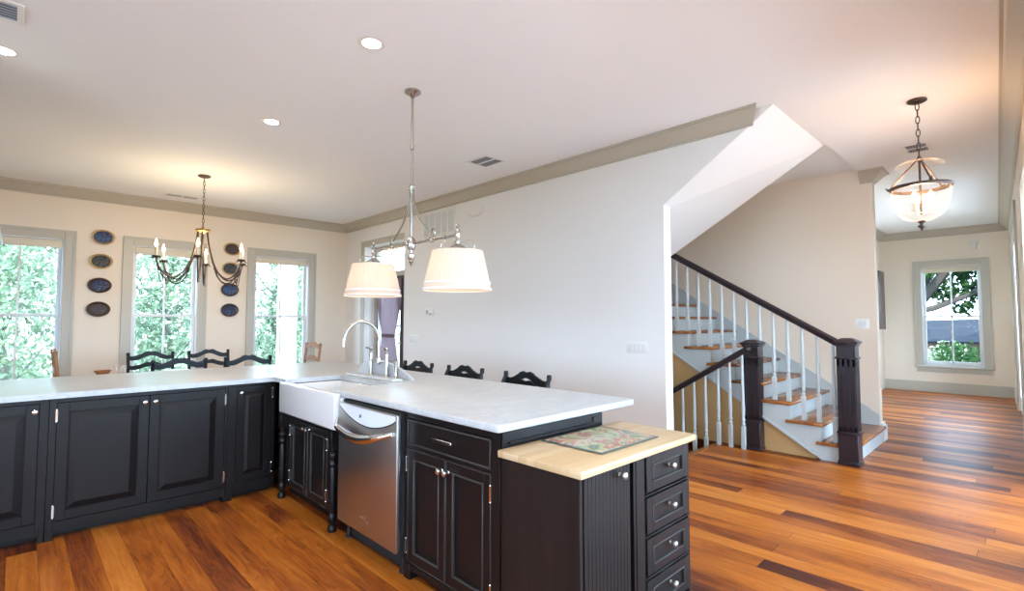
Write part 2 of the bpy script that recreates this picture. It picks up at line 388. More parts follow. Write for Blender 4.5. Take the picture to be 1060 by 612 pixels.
def wall_y(y0, y1, x0, x1, ops, mb, zt=H+.02):    # wall in plane y with openings (x0,x1,z0,z1)
    xs = x0
    for (a, b, z0, z1) in sorted(ops):
        if a > xs: mb.box(xs, a, y0, y1, -.1, zt)
        if z0 > 0: mb.box(a, b, y0, y1, -.1, z0)
        mb.box(a, b, y0, y1, z1, zt); xs = b
    mb.box(xs, x1, y0, y1, -.1, zt); return mb
WN = [(-.42, .41, .48, 2.43), (1.14, 1.94, .48, 2.43), (2.74, 3.62, .48, 2.43)]
struct('wall_north', wall_y(DW, DW+.18, -3.7, 4.62, WN, MB()), 'cream')
# long wall, with the recessed door opening
mb = MB()
for (a, b, z0, z1) in ((2.38, 6.83, -.1, H+.02), (8.09, 8.80, -.1, H+.02), (6.83, 8.09, 2.65, H+.02)):
    mb.box(LW, LW+.125, a, b, z0, z1)
# the piece over the sloping stair ceiling
mb.prism([(LW, 2.38, 2.455), (LW, 1.395, H+.01), (LW, 2.38, H+.01)], (.125, 0, 0))
# deep reveals of the door
mb.box(LW+.125, 4.60, 6.70, 6.83, -.1, H); mb.box(LW+.125, 4.60, 8.09, 8.80, -.1, H); mb.box(LW+.125, 4.60, 6.83, 8.09, 2.65, H)
struct('wall_east', mb, 'pale')
# sloping ceiling under the upper flight (slightly twisted plaster soffit)
mb = MB()
p = [(LW+.003, 1.392, H+.005), (5.70, 1.385, H+.005), (5.70, 3.9, H-2.515*.575), (LW+.126, 3.9, H-2.51*.672), (LW+.126, 2.384, H-.992*.672), (LW+.003, 2.384, H-.992*.672)]
bot = [mb._v(q) for q in p]; top = [mb._v((q[0], q[1], H+.06)) for q in p]
n = len(p)
mb.bm.faces.new((bot[0], bot[1], bot[5])); mb.bm.faces.new((bot[1], bot[4], bot[5])); mb.bm.faces.new((bot[1], bot[2], bot[4])); mb.bm.faces.new((bot[2], bot[3], bot[4]))
mb.bm.faces.new(top)
for i in range(n): mb.bm.faces.new((bot[i], bot[(i+1) % n], top[(i+1) % n], top[i]))
struct('ceiling_slope', mb, 'ceil')
# wall beside the stair, hall walls
struct('wall_stair', MB().box(SW, SW+.125, 1.25, 5.1, -.1, H+.06), 'cream')
struct('wall_landing', MB().box(LW+.125, 7.3, 5.0, 5.1, -2.4, H+.06), 'cream')
struct('wall_hall', MB().box(SW+.125, XH+.02, 2.12, 2.24, -.1, H), 'cream')
mb = MB()
mb.box(XH, XH+.18, -.6, .63, -.1, H); mb.box(XH, XH+.18, 1.50, 2.24, -.1, H); mb.box(XH, XH+.18, .63, 1.50, -.1, .50); mb.box(XH, XH+.18, .63, 1.50, 2.41, H)
struct('wall_far', mb, 'cream')
# wall under the stairs and the well of the stair going down
mb = MB()
L0 = lambda y: .035+.625*(y-1.55)
mb.prism([(XS+.022, 1.53, .02), (XS+.022, 1.53, -.14), (XS+.022, 2.5, -.14), (XS+.022, 2.5, -2.4), (XS+.022, 4.98, -2.4), (XS+.022, 4.98, L0(4.98)+.06), (XS+.022, 1.53, L0(1.53)+.06)], (.05, 0, 0))
mb.box(4.34, 4.438, 2.36, 5.0, -2.4, -.16); mb.box(4.34, XS, 2.4, 2.49, -2.4, -.155); mb.box(4.34, XS+.07, 2.4, 5.0, -2.5, -2.4)
struct('wall_understair', mb, 'golden')
# hall window wall beside the camera, and the part of the kitchen behind it
RM = Matrix.Translation((12.64, .24, 0)) @ Matrix.Rotation(RA, 4, 'Z')      # local x runs 0..-12 towards the kitchen
mb = MB(RM)
wall_y(-.18, 0, -11.75, .1, [(-11.44, -8.74, 0, 2.5), (-8.3, -6.6, 0, 2.5), (-4.35, -1.65, 0, 2.65)], mb)
struct('wall_right', mb, 'cream')
mb = MB(); mb.box(.9, 1.05, -3.5, -.18, -.1, H)
struct('wall_pantry', mb, 'cream')
struct('wall_south', wall_y(-3.5, -3.32, -3.7, 1.0, [(-2.55, .65, .65, 2.55)], MB()), 'cream')  # unseen opening here is added to bring in daylight
mb = MB()
for q in ((-3.5, -2.6, -.1, H), (2.4, 9.0, -.1, H), (-2.6, 2.4, -.1, .6), (-2.6, 2.4, 2.5, H)): mb.box(-3.8, -3.62, q[0], q[1], q[2], q[3])  # the wide unseen opening is added to light the long wall
struct('wall_west', mb, 'cream')
struct('sun_blocker_slab', MB().box(-7.2, -3.81, -4.5, 5.0, 2.75, 2.95), 'ceil')  # unseen slab added to keep sun out of the west opening

# crown mouldings
CR = [(0, -.135), (.014, -.135), (.014, -.118), (.028, -.112), (.05, -.085), (.075, -.055), (.10, -.032), (.112, -.026), (.112, -.012), (.13, -.012), (.13, 0), (0, 0)]
def crown(name, p0, p1, out, trim0=0, trim1=0):   # along p0->p1, out = unit vector from the wall
    p0, p1, out = Vector(p0), Vector(p1), Vector(out); d = (p1-p0).normalized()
    mb = MB(); a = []; b = []
    for (o, z) in CR:
        a.append(mb._v(p0 + out*o + Vector((0, 0, z)) + d*trim0*o)); b.append(mb._v(p1 + out*o + Vector((0, 0, z)) - d*trim1*o))
    k = len(a); mb.bm.faces.new(a); mb.bm.faces.new(b[::-1])
    for i in range(k): mb.bm.faces.new((a[i], a[(i+1) % k], b[(i+1) % k], b[i]))
    struct(name, mb, 'trim')
crown('trim_1', (-3.62, DW, H), (LW, DW, H), (0, -1, 0), 0, 1)
crown('trim_2', (LW, DW, H), (LW, 1.56, H), (-1, 0, 0), 1, -.6)
crown('trim_3', (XH, 2.12, H), (XH, .24, H), (-1, 0, 0), 1, 1)
crown('trim_4', (12.64, .24, H), (.95, yr(.95), H), (-.0346, 1, 0), 1, 0)
crown('trim_5', (SW+.125, 2.12, H), (XH, 2.12, H), (0, -1, 0), 0, 1)
# crown cap wrapping the end of the stair wall
mb = MB()
def rect(x0, x1, y0, y1, z): return [(x0, y0, z), (x1, y0, z), (x1, y1, z), (x0, y1, z)]
e0, e1 = SW, SW+.125
for (o0, z0), (o1, z1) in zip(CR[1:9], CR[2:10]):
    if abs(z1-z0) < 1e-6: continue
    mb.frustum(rect(e0-o0, e1+o0, 1.25-o0, 1.366, H+z0), rect(e0-o1, e1+o1, 1.25-o1, 1.366, H+z1))
mb.box(e0-.13, e1+.13, 1.12, 1.366, H-.0125, H)
struct('trim_6', mb, 'trim')
# baseboards
def base(name, mb): struct(name, mb, 'trim')
base('baseboard_far', MB().box(XH-.018, XH, .25, 2.12, 0, .165).box(XH-.011, XH, .25, 2.12, .165, .195))
base('baseboard_north', MB().box(-3.6, LW, DW-.018, DW, 0, .19))
base('baseboard_east', MB().box(LW-.018, LW, 2.38, 6.72, 0, .19))
mb = MB(RM)
for a, b in ((-11.75, -11.55), (-8.63, -8.41), (-6.49, -4.47), (-1.53, 0)): mb.box(a, b, 0, .018, 0, .19)
base('baseboard_right', mb)
mb = MB(); mb.box(SW-.03, SW+.165, 1.215, 1.30, 0, .17); mb.box(SW-.018, SW+.15, 1.228, 1.30, .17, .20); mb.box(SW+.125, SW+.143, 1.30, 2.1, 0, .19)
struct('baseboard_stair', mb, 'white')

# ------------------------------------------------------------------ windows
def window(n, mtx, w, z0, z1, meet, lam, sill=True, blind_h=.10):
    """local: x centred, wall face at y=0, room towards -y"""
    r = structure('window_%d' % n)
    h = w/2; c = .105
    m = MB(mtx)
    m.box(-h-c, -h, -.022, 0, z0-.03, z1+c, .003); m.box(h, h+c, -.022, 0, z0-.03, z1+c, .003); m.box(-h+.0005, h-.0005, -.022, 0, z1, z1+c, .003)
    m.box(-h-c-.012, -h-c+.018, -.034, -.001, z0-.029, z1+c-.0185); m.box(h+c-.018, h+c+.012, -.034, -.001, z0-.029, z1+c-.0185); m.box(-h-c-.012, h+c+.012, -.034, 0, z1+c-.018, z1+c+.012)
    m.build('casing', 'trim', r)
    m = MB(mtx)
    m.box(-h, -h+.016, 0, .17, z0, z1); m.box(h-.016, h, 0, .17, z0, z1); m.box(-h, h, 0, .17, z1-.016, z1); m.box(-h, h, .02, .17, z0, z0+.02)
    m.build('jamb', 'white', r)
    if sill:
        m = MB(mtx); m.box(-h-c-.03, h+c+.03, -.06, .03, z0-.03, z0, .006); m.box(-h-c, h+c, -.02, 0, z0-.12, z0-.03); m.build('sill', 'trim', r)
    h2 = h-.017
    for nm, a, b, yy in (('sash', meet-.02, z1-.017, .10), ('sash', z0+.021, meet+.02, .06)):
        m = MB(mtx); t = .042
        m.box(-h2, -h2+t, yy, yy+.032, a, b, .004); m.box(h2-t, h2, yy, yy+.032, a, b, .004)
        m.box(-h2+t, h2-t, yy, yy+.032, b-.036, b, .004); m.box(-h2+t, h2-t, yy, yy+.032, a, a+(.036 if yy > .08 else .07), .004)
        m.box(-.011, .011, yy, yy+.03, a+.03, b-.03)
        s_ = m.build('sash', 'white', r)
        m = MB(mtx); m.box(-h2+.03, h2-.03, yy+.013, yy+.017, a+.03, b-.03); m.build('pane', 'pane', s_, False)
    m = MB(mtx); m.box(-h+.02, h-.02, .012, .055, z1-blind_h-.018, z1-.018, .012, 2); m.build('roller_blind', 'blind', r)
    return r
window(1, Matrix.Translation((-.005, DW, 0)), .83, .48, 2.43, 1.44, .1)
window(2, Matrix.Translation((1.54, DW, 0)), .80, .48, 2.43, 1.44, .1)
window(3, Matrix.Translation((3.18, DW, 0)), .88, .48, 2.43, 1.44, .1)
window(4, facing_nx(XH, 1.065), .87, .50, 2.41, 1.445, .1)

# hall glazed door in the window wall (seen almost edge on)
d = structure('door_2')
m = MB(RM)
for a, b in ((-4.46, -4.35), (-1.65, -1.54)): m.box(a, b, .0, .024, 0, 2.76, .003)
m.box(-4.46, -1.54, 0, .024, 2.65, 2.76, .003); m.build('casing', 'trim', d)
for k in range(3):
    a = -4.35+.9*k; b = a+.9
    m = MB(RM); m.box(a, a+.09, -.06, -.02, .01, 2.64); m.box(b-.09, b, -.06, -.02, .01, 2.64)
    for (z0, z1) in ((.01, .24), (2.52, 2.64), (1.98, 2.05)): m.box(a+.09, b-.09, -.06, -.02, z0, z1)
    for zz in (.80, 1.38): m.box(a+.09, b-.09, -.05, -.03, zz, zz+.022)
    m.box((a+b)/2-.011, (a+b)/2+.011, -.05, -.03, .24, 2.52)
    lf = m.build('door_leaf', 'white', d)
    m = MB(RM); m.box(a+.08, b-.08, -.042, -.038, .2, 2.55); m.build('pane', 'pane', lf, False)
# out of frame: posts of the other glazed openings of the same wall
m = MB(RM)
for a, b in ((-11.44, -8.74), (-8.3, -6.6)):
    m.box(a-.10, a, 0, .022, 0, 2.6); m.box(b, b+.10, 0, .022, 0, 2.6); m.box(a-.10, b+.10, 0, .022, 2.5, 2.6)
    m.box((a+b)/2-.06, (a+b)/2+.06, -.06, -.02, 0, 2.5)
struct('trim_7', m, 'trim')

# recessed door of the long wall: mahogany leaves, transom, white sheer
d = structure('door_1')
DX = 4.53
m = MB()
m.box(LW-.02, LW, 8.09, 8.20, 0, 2.6495, .003); m.box(LW-.02, LW, 6.83, 8.20, 2.65, 2.75, .003)
m.build('casing', 'trim', d)
m = MB(); m.box(DX-.03, DX+.05, 6.832, 8.088, 2.12, 2.20); m.box(DX-.03, DX+.05, 6.832, 6.90, 0, 2.648); m.box(DX-.03, DX+.05, 8.02, 8.088, 0, 2.648); m.box(DX-.03, DX+.05, 6.9, 8.02, 2.59, 2.648)
m.build('door_frame', 'trim', d)
m = MB(); m.box(DX, DX+.006, 6.9, 8.02, 2.2, 2.59); m.build('transom_pane', 'pane', d, False)
m = MB(); m.box(DX-.03, DX+.03, 6.902, 7.145, .0, 2.118, .004); m.build('side_panel', 'trim', d)
a, b = 7.15, 8.016
m = MB(); m.box(DX-.02, DX+.025, a, a+.12, .01, 2.115, .004); m.box(DX-.02, DX+.025, b-.10, b, .01, 2.115, .004)
m.box(DX-.02, DX+.025, a+.12, b-.10, .01, .25, .004); m.box(DX-.02, DX+.025, a+.12, b-.10, 2.0, 2.115, .004)
lf = m.build('door_leaf', 'mahog', d)
m = MB(); m.box(DX, DX+.006, a+.11, b-.09, .24, 2.02); m.build('pane', 'pane', lf, False)
for zz in (1.0, 1.14, 1.28):
    m = MB(); m.lathe([(.0, 0), (.022, 0), (.022, .012), (.012, .03), (.026, .05), (.018, .06), (0, .062)], (DX-.02, a+.09, zz), 10, (-1, 0, 0)); m.build('door_knob', 'chrome', lf)

# ================================================================== STAIR
st = thing('staircase', 'open staircase with varnished pine treads and white risers climbing beside the beige wall', 'staircase', (XS, 1.19, 0))
NT = 9
m_str = MB()
saw = []
for k in range(1, NT+1):
    y = NOSE+RUN*(k-1)+.03; z = RISE*k
    saw += [(XS, y, z-RISE if k > 1 else 0), (XS, y, z-.034)]
    # z of next riser foot stays under the tread
poly = [(XS, NOSE+.03, 0)]
for k in range(1, NT+1):
    y = NOSE+RUN*(k-1)+.03; poly += [(XS, y, RISE*k-.034), (XS, y+RUN, RISE*k-.034)]
yl = NOSE+RUN*NT+.03
poly += [(XS, yl, L0(yl)), (XS, 1.53, L0(1.53)), (XS, 1.50, 0)]
MB().prism(poly, (.02, 0, 0)).build('stringer', 'spindle', st, False)
sm = MB(); v = Vector((0, 1, .625)).normalized(); up = Vector((0, -.625, 1)).normalized()
a = Vector((XS-.012, 1.54, L0(1.54))); b = Vector((XS-.012, yl, L0(yl)))
sm.prism([a, b, b+up*.022, a+up*.022], (.012, 0, 0)); sm.build('stringer_moulding', 'spindle', st, False)
for k in range(1, NT+1):
    y = NOSE+RUN*(k-1); z = RISE*k
    MB().box(XS+.021, SW-.021, y+.03, y+.048, z-RISE+(.001 if k > 1 else 0), z-.034).build('riser', 'spindle', st, False)
    m = MB(); depth = RUN+.03 if k < NT else 1.4
    m.box(XS-.03, SW-.021, y, y+depth+(.0), z-.032, z, .008, 2)
    m.box(XS-.03, XS-.001, y+.28, y+.345, z-.032, z, .008, 2) if k < NT else None
    m.build('tread', 'tread', st)
# skirt board against the wall
sk = lambda y: .30+.645*(y-1.255)
MB().prism([(SW-.02, 1.255, 0), (SW-.02, 1.255, sk(1.255)), (SW-.02, 3.9, sk(3.9)), (SW-.02, 3.9, sk(3.9)-.5), (SW-.02, 1.5, 0)], (.019, 0, 0)).prism([(SW-.026, 1.255, sk(1.255)-.02), (SW-.026, 1.255, sk(1.255)), (SW-.026, 3.9, sk(3.9)), (SW-.026, 3.9, sk(3.9)-.02)], (.006, 0, 0)).build('skirt_board', 'spindle', st, False)
# basement flight
bs = thing('basement_stair', 'pine steps descending below the floor behind the low handrail', 'staircase', (5.05, 2.5, 0))
m = MB(); m.box(4.44, XS+.01, 2.46, 2.53, -.033, .004, .006, 2); m.build('landing_nosing', 'tread', bs)
for k in range(1, 8):
    y = 2.53+RUN*(k-1)
    MB().box(4.442, XS+.02, y-.02, y+RUN+.02, -RISE*k-.03, -RISE*k, .006, 2).build('tread', 'tread', bs)
    MB().box(4.442, XS+.02, y-.02, y-.002, -RISE*k, -RISE*(k-1)-.034).build('riser', 'spindle', bs, False)

def newel(parent, cx, cy, z0, zt, w=.155):
    h = w/2
    n = thing('newel_tmp', '', '') if parent is None else None
    m = MB()
    m.box(cx-h-.012, cx+h+.012, cy-h-.012, cy+h+.012, z0, z0+.04, .006)
    m.box(cx-h-.004, cx+h+.004, cy-h-.004, cy+h+.004, z0+.04, z0+.29, .004)
    m.box(cx-h-.012, cx+h+.012, cy-h-.012, cy+h+.012, z0+.29, z0+.315, .007, 2)
    m.box(cx-h+.006, cx+h-.006, cy-h+.006, cy+h-.006, z0+.315, zt-.20)
    # fluted faces: raised fillets leave three grooves
    g0, g1 = z0+.36, zt-.27
    for s in (-1, 1):
        for q in (-.062, -.0215, .0215, .062):
            m.box(cx+q-.009, cx+q+.009, cy+s*(h-.007), cy+s*(h+.002), z0+.316, zt-.2)
            m.box(cx+s*(h-.007), cx+s*(h+.002), cy+q-.009, cy+q+.009, z0+.316, zt-.2)
        for za, zb in ((z0+.316, g0), (g1, zt-.2)):
            m.box(cx-h+.006, cx+h-.006, cy+s*(h-.007), cy+s*(h+.002), za, zb); m.box(cx+s*(h-.007), cx+s*(h+.002), cy-h+.006, cy+h-.006, za, zb)
    m.box(cx-h-.014, cx+h+.014, cy-h-.014, cy+h+.014, zt-.20, zt-.18, .006, 2)
    m.box(cx-h, cx+h, cy-h, cy+h, zt-.18, zt-.07)
    p = m.build('newel_post', 'stain', parent)
    m = MB(); e = h+.024
    m.box(cx-e+.012, cx+e-.012, cy-e+.012, cy+e-.012, zt-.075, zt-.055, .006, 2); m.box(cx-e, cx+e, cy-e, cy+e, zt-.055, zt-.03, .007, 2)
    m.frustum(rect(cx-e+.01, cx+e-.01, cy-e+.01, cy+e-.01, zt-.03), rect(cx-.04, cx+.04, cy-.04, cy+.04, zt))
    m.build('newel_cap', 'stain', p)
def baluster(parent, x, y, zb, zt):
    L = zt-zb; bh = .235; h = .0195
    m = MB(); m.box(x-h, x+h, y-h, y+h, zb, zb+bh, .002)
    m.frustum(rect(x-h, x+h, y-h, y+h, zb+bh), rect(x-.010, x+.010, y-.010, y+.010, zb+bh+.015))
    z = zb+bh+.010
    pr = [(.010, z), (.016, z+.012), (.0165, z+.03), (.010, z+.05), (.0115, z+.062), (.0175, z+.085), (.0175, z+.12), (.0115, z+.19)]
    pr = [(.012, z), (.019, z+.012), (.019, z+.026), (.012, z+.04), (.0195, z+.055), (.0195, z+.07), (.013, z+.085), (.018, z+.12), (.0205, z+.17), (.018, z+.26), (.0125, zt+.005)]
    m.lathe(pr, (x, y, 0), 12)
    m.build('baluster', 'spindle', parent)
def rail(parent, x, y0, z0, y1, z1, w=.062, hgt=.07, name='handrail'):
    m = MB(); k = w/2
    pr = [(-k*.75, 0), (k*.75, 0), (k*.75, hgt*.25), (k, hgt*.42), (k, hgt*.72), (k*.6, hgt*.97), (0, hgt), (-k*.6, hgt*.97), (-k, hgt*.72), (-k, hgt*.42), (-k*.75, hgt*.25)]
    a = [m._v((x+u, y0, z0+w_-hgt)) for u, w_ in pr]; b = [m._v((x+u, y1, z1+w_-hgt)) for u, w_ in pr]; n = len(pr)
    m.bm.faces.new(a); m.bm.faces.new(b[::-1])
    for i in range(n): m.bm.faces.new((a[i], a[(i+1) % n], b[(i+1) % n], b[i]))
    return m.build(name, 'stain', parent)
BX = XS+.034
sr = thing('stair_railing', 'long dark railing with pale balusters rising along the open side of the stairs', 'railing', (BX, 1.265, 0))
newel(sr, XS+.03, 1.254, 0, 1.2)
RT = lambda y: 1.195+.594*(y-1.35)
rail(sr, BX+.02, 1.332, RT(1.332), 3.12, RT(3.12), .066, .08)
for k in range(1, 8):
    for o in (.052, .190):
        y = NOSE+RUN*(k-1)+o
        if k == 1 and o < .1: continue
        if y > 3.08: continue
        baluster(sr, BX+.02, y, RISE*k+.001, RT(y)-.066)
br = thing('basement_railing', 'short dark railing with a square newel sloping down toward the basement steps', 'railing', (5.64, 2.12, 0))
newel(br, XS-.03, 2.11, 0, 1.165, .15)
BZ = lambda y: 1.08-.613*(y-2.167)
# rounded start of the rail in front of the post
BX2 = XS-.125
rail(br, BX2, 2.13, BZ(2.13), 3.3, BZ(3.3), .062, .072)
m = MB(); m.sph((BX2-.02, 2.125, BZ(2.13)-.036), .042, 14); m.build('rail_end', 'stain', br)
for y, zb in ((2.19, 0), (2.325, 0), (2.455, .004), (2.60, -RISE), (2.735, -RISE), (2.875, -2*RISE), (3.01, -2*RISE), (3.15, -3*RISE)):
    baluster(br, BX2, y, zb+.001, BZ(y)-.062)

# ================================================================== KITCHEN CASEWORK
def knob(m, x, y, z, r=.015, out=(0, -1, 0)):
    m.lathe([(.0, 0), (r*.6, 0), (r*.6, .003), (r*.42, .006), (r*.42, .016), (r*.8, .02), (r, .026), (r*.9, .033), (r*.5, .037), (0, .038)], (x, y, z), 14, (0, -1, 0))
def hinge(m, x, z, y):
    m.box(x-.0055, x+.0055, y-.0075, y+.004, z-.034, z+.034); m.sph((x, y-.004, z+.037), .006, 8); m.sph((x, y-.004, z-.037), .006, 8)
def ring(m, a, b, c, d_, w, y0, y1, bev=.003, wz=None):
    wz = wz or w
    m.box(a, a+w, y0, y1, c, d_, bev); m.box(b-w, b, y0, y1, c, d_, bev)
    m.box(a+w+.0002, b-w-.0002, y0, y1, c, c+wz, bev); m.box(a+w+.0002, b-w-.0002, y0, y1, d_-wz, d_, bev)
def door_raised(mtx, parent, x0, x1, z0, z1, y, st_=.058, name='door', raised=True, bv=.042):
    m = MB(mtx)
    m.box(x0, x0+st_, y, y+.02, z0, z1, .0015); m.box(x1-st_, x1, y, y+.02, z0, z1, .0015)
    m.box(x0+st_, x1-st_, y, y+.02, z1-st_, z1, .0015); m.box(x0+st_, x1-st_, y, y+.02, z0, z0+st_, .0015)
    a, b, c, d_ = x0+st_, x1-st_, z0+st_, z1-st_
    m.box(a, b, y+.014, y+.019, c, d_)
    if raised:
        i, j = .004, bv
        m.frustum([(a+i, y+.013, c+i), (b-i, y+.013, c+i), (b-i, y+.013, d_-i), (a+i, y+.013, d_-i)], [(a+j, y+.001, c+j), (b-j, y+.001, c+j), (b-j, y+.001, d_-j), (a+j, y+.001, d_-j)])
    dr_ = m.build(name, 'black', parent, sharp=.2)
    if not raised:   # beads round a flat panel and the outer edge, highlights in their colour
        m = MB(mtx); ring(m, a, b, c, d_, .009, y-.003, y+.0138, .003); m.build('panel_bead', 'lit_bead', dr_)
        m = MB(mtx); ring(m, x0+.001, x1-.001, z0+.001, z1-.001, .005, y-.002, y+.002, .0015); m.build('edge_bead', 'lit_bead', dr_)
    return dr_
def hinges(mtx, parent, lst, y):
    for x, z in lst:
        m = MB(mtx); hinge(m, x, z, y); m.build('hinge', 'chrome', parent)
def knobs(mtx, parent, lst, y, mt='chrome', r=.015):
    for x, z in lst:
        m = MB(mtx); knob(m, x, y, z, r); m.build('knob', mt, parent)

# --- bar run along the dining side: three cabinets
FY = 4.305
def carcass(mtx, parent, x0, x1, y, depth, ops, zt=.878, zb=.10, foot=(), rail_b=.045, mt='black'):
    m = MB(mtx)
    m.box(x0, x1, y+.022, y+depth, zb, zt)
    xs = x0
    for (a, b, z0, z1) in sorted(ops):   # face frame between the openings
        if a-xs > .002: m.box(xs, a, y, y+.022, rail_b, zt, .001)
        m.box(a, b, y, y+.022, rail_b, z0-.003, .001); m.box(a, b, y, y+.022, z1+.003, zt, .001); xs = b
    if x1-xs > .002: m.box(xs, x1, y, y+.022, rail_b, zt, .001)
    for (a, b) in foot:                 # bracket feet with a curved inner cut
        m.box(a, b, y-.004, y+.05, 0, rail_b+.03, .002)
    m.box(x0+.01, x1-.01, y+.08, y+depth-.02, .002, zb)
    return m.build('carcass', mt, parent)
I = ident()
c1 = thing('base_cabinet', 'black bar cabinet cut off by the photo edge, with one door knob showing', 'cabinet', (-.5, 4.6, 0), 'bar run cabinets')
carcass(I, c1, -1.30, .163, FY, .60, [(-1.0, -.46, .125, .85), (-.44, .12, .125, .85)], foot=((.135, .163), (-1.3, -1.2)))
door_raised(I, c1, -.998, -.462, .125, .85, FY+.001); dd = door_raised(I, c1, -.438, .118, .125, .85, FY+.001)
knobs(I, dd, [(.098, .806)], FY)
c2 = thing('base_cabinet', 'wide black base cabinet under the bar with two raised panel doors', 'cabinet', (.67, 4.6, 0), 'bar run cabinets')
carcass(I, c2, .165, 1.172, FY, .60, [(.199, 1.155, .115, .848)], foot=((.165, .205), (1.15, 1.172)))
dd = door_raised(I, c2, .201, .679, .115, .848, FY+.001); hinges(I, dd, [(.199, .77), (.199, .175)], FY); knobs(I, dd, [(.652, .806)], FY)
dd = door_raised(I, c2, .683, 1.153, .115, .848, FY+.001); hinges(I, dd, [(1.156, .77), (1.156, .19)], FY); knobs(I, dd, [(.712, .806)], FY)
c3 = thing('base_cabinet', 'narrow black cabinet in the inner corner with one slim raised panel door', 'cabinet', (1.34, 4.6, 0), 'bar run cabinets')
carcass(I, c3, 1.174, 1.52, FY, .60, [(1.236, 1.497, .13, .855)], foot=((1.174, 1.215),))
dd = door_raised(I, c3, 1.238, 1.494, .13, .855, FY+.001, .052, bv=.03); hinges(I, dd, [(1.498, .79), (1.498, .20)], FY); knobs(I, dd, [(1.262, .81)], FY)
tag(MB().box(-1.3, 2.27, 4.91, 4.935, 0, .878).build('bar_back_panel', 'black'), 'black back panel of the bar on the dining side', 'panel')

# --- sink cabinet with turned corner posts
PX = 1.53
K = facing_nx(PX, 0)     # local x = -world y
sc = thing('sink_cabinet', 'black cabinet below the white apron sink with two narrow doors and turned posts', 'cabinet', (1.8, 3.7, 0))
carcass(K, sc, -4.20, -3.16, 0, .58, [(-4.0, -3.36, .105, .615)], zt=.66, rail_b=.10)
dd = door_raised(K, sc, -3.998, -3.682, .105, .615, .001, .045, raised=False); knobs(K, dd, [(-3.705, .585)], 0); hinges(K, dd, [(-4.003, .53), (-4.003, .19)], 0)
dd = door_raised(K, sc, -3.678, -3.362, .105, .615, .001, .045, raised=False); knobs(K, dd, [(-3.652, .585)], 0); hinges(K, dd, [(-3.358, .53), (-3.358, .19)], 0)
for y in (4.105, 3.225):
    m = MB(); x = 1.512
    m.box(x-.026, x+.026, y-.026, y+.026, .54, .665, .004)
    m.lathe([(.026, 0), (.030, .01), (.027, .03), (.017, .045), (.022, .06), (.028, .08), (.026, .105), (.019, .12), (.023, .14), (.023, .40), (.018, .415), (.029, .43), (.029, .445), (.020, .46), (.029, .48), (.029, .495), (.02, .51), (.027, .53), (.027, .545)], (x, y, 0), 18)
    m.build('turned_post', 'black', sc)
# sink
sk_ = thing('farmhouse_sink', 'white fireclay apron sink set into the marble counter', 'sink', (1.7, 3.6, .68))
m = MB()
m.box(1.452, 1.496, 3.095, 4.04, .672, .903, .012, 3)
m.box(1.496, 1.965, 3.095, 3.255, .672, .876, .004); m.box(1.496, 1.965, 4.0, 4.04, .672, .876, .004); m.box(1.93, 1.965, 3.255, 4.0, .672, .876, .004)
m.box(1.496, 1.93, 3.255, 4.0, .672, .70); m.build('basin', 'porcelain', sk_)
m = MB(); m.lathe([(.0, .7005), (.04, .7005), (.045, .704), (.03, .706), (0, .703)], (1.72, 3.63, 0), 18); m.build('drain', 'chrome', sk_)
# counter: one L shaped marble slab with the sink cut out
m = MB()
out = [(-1.35, 4.27), (1.50, 4.27), (1.50, 4.045), (1.945, 4.045), (1.945, 3.24), (1.50, 3.24), (1.50, 1.635), (1.507, 1.624), (1.52, 1.62), (2.555, 1.62), (2.569, 1.626), (2.575, 1.64), (2.575, 5.5), (-1.35, 5.5)]
m.prism([(x, y, .88) for x, y in out], (0, 0, CT-.88))
bm = m.bm; es = [e for e in bm.edges if abs(e.verts[0].co.z-e.verts[1].co.z) < 1e-6]
bmesh.ops.bevel(bm, geom=es, offset=.007, segments=3, affect='EDGES', profile=.5)
tag(m.build('marble_countertop', 'marble'), 'L-shaped pale grey marble countertop over the bar run and peninsula', 'countertop')
# low arched marble upstand behind the tap
m = MB(); pts = []
ya, yb, zt = 4.13, 3.29, .115
prof = arc(lambda t: (ya+(yb-ya)*t, zt*(math.sin(PI/2*min(1, t/.22))**.75 if t < .5 else math.sin(PI/2*min(1, (1-t)/.55))**.8)), 41)
m.prism([(2.15, ya, CT+.001)]+[(2.15, y, CT+.002+z) for y, z in prof]+[(2.15, yb, CT+.001)], (.028, 0, 0))
ups = tag(m.build('marble_upstand', 'marble'), 'arched white marble upstand behind the sink tap', 'backsplash')
m = MB(); m.box(1.985, 2.085, 3.30, 4.02, CT+.001, CT+.016, .005, 2)
tag(m.build('marble_tap_ledge', 'marble'), 'low marble ledge between the sink and its tap', 'ledge')
# tap
fx = 2.118
fa = thing('bridge_faucet', 'chrome bridge faucet with tall curved spout behind the sink', 'faucet', (fx, 3.72, CT+.001))
for y in (3.852, 3.604):
    m = MB(); m.lathe([(.03, 0), (.03, .006), (.022, .014), (.015, .03), (.015, .16), (.019, .165), (.019, .185), (.012, .19), (.012, .205), (.017, .212), (.017, .232), (.008, .24), (0, .242)], (fx, y, CT+.001), 16)
    pb = m.build('valve_pillar', 'nickel', fa)
    m = MB(); m.tube([(fx, y, CT+.222), (fx-.03, y-.02, CT+.23), (fx-.065, y-.04, CT+.232)], [.009, .007, .009], 8); m.build('lever', 'nickel', pb)
m = MB(); m.tube([(fx, 3.604, CT+.125), (fx, 3.68, CT+.125), (fx, 3.72, CT+.105), (fx, 3.735, CT+.105), (fx, 3.775, CT+.125), (fx, 3.852, CT+.125)], .012, 10); m.build('bridge', 'nickel', fa)
pts = [(fx, 3.728, CT+.10), (fx, 3.728, CT+.20), (fx, 3.728, CT+.29)]
pts += arc(lambda t: (fx-.15+.15*math.cos(PI*t*.97), 3.728, CT+.29+.155*math.sin(PI*t*.97)), 17)
pts += [(fx-.302, 3.728, CT+.25)]
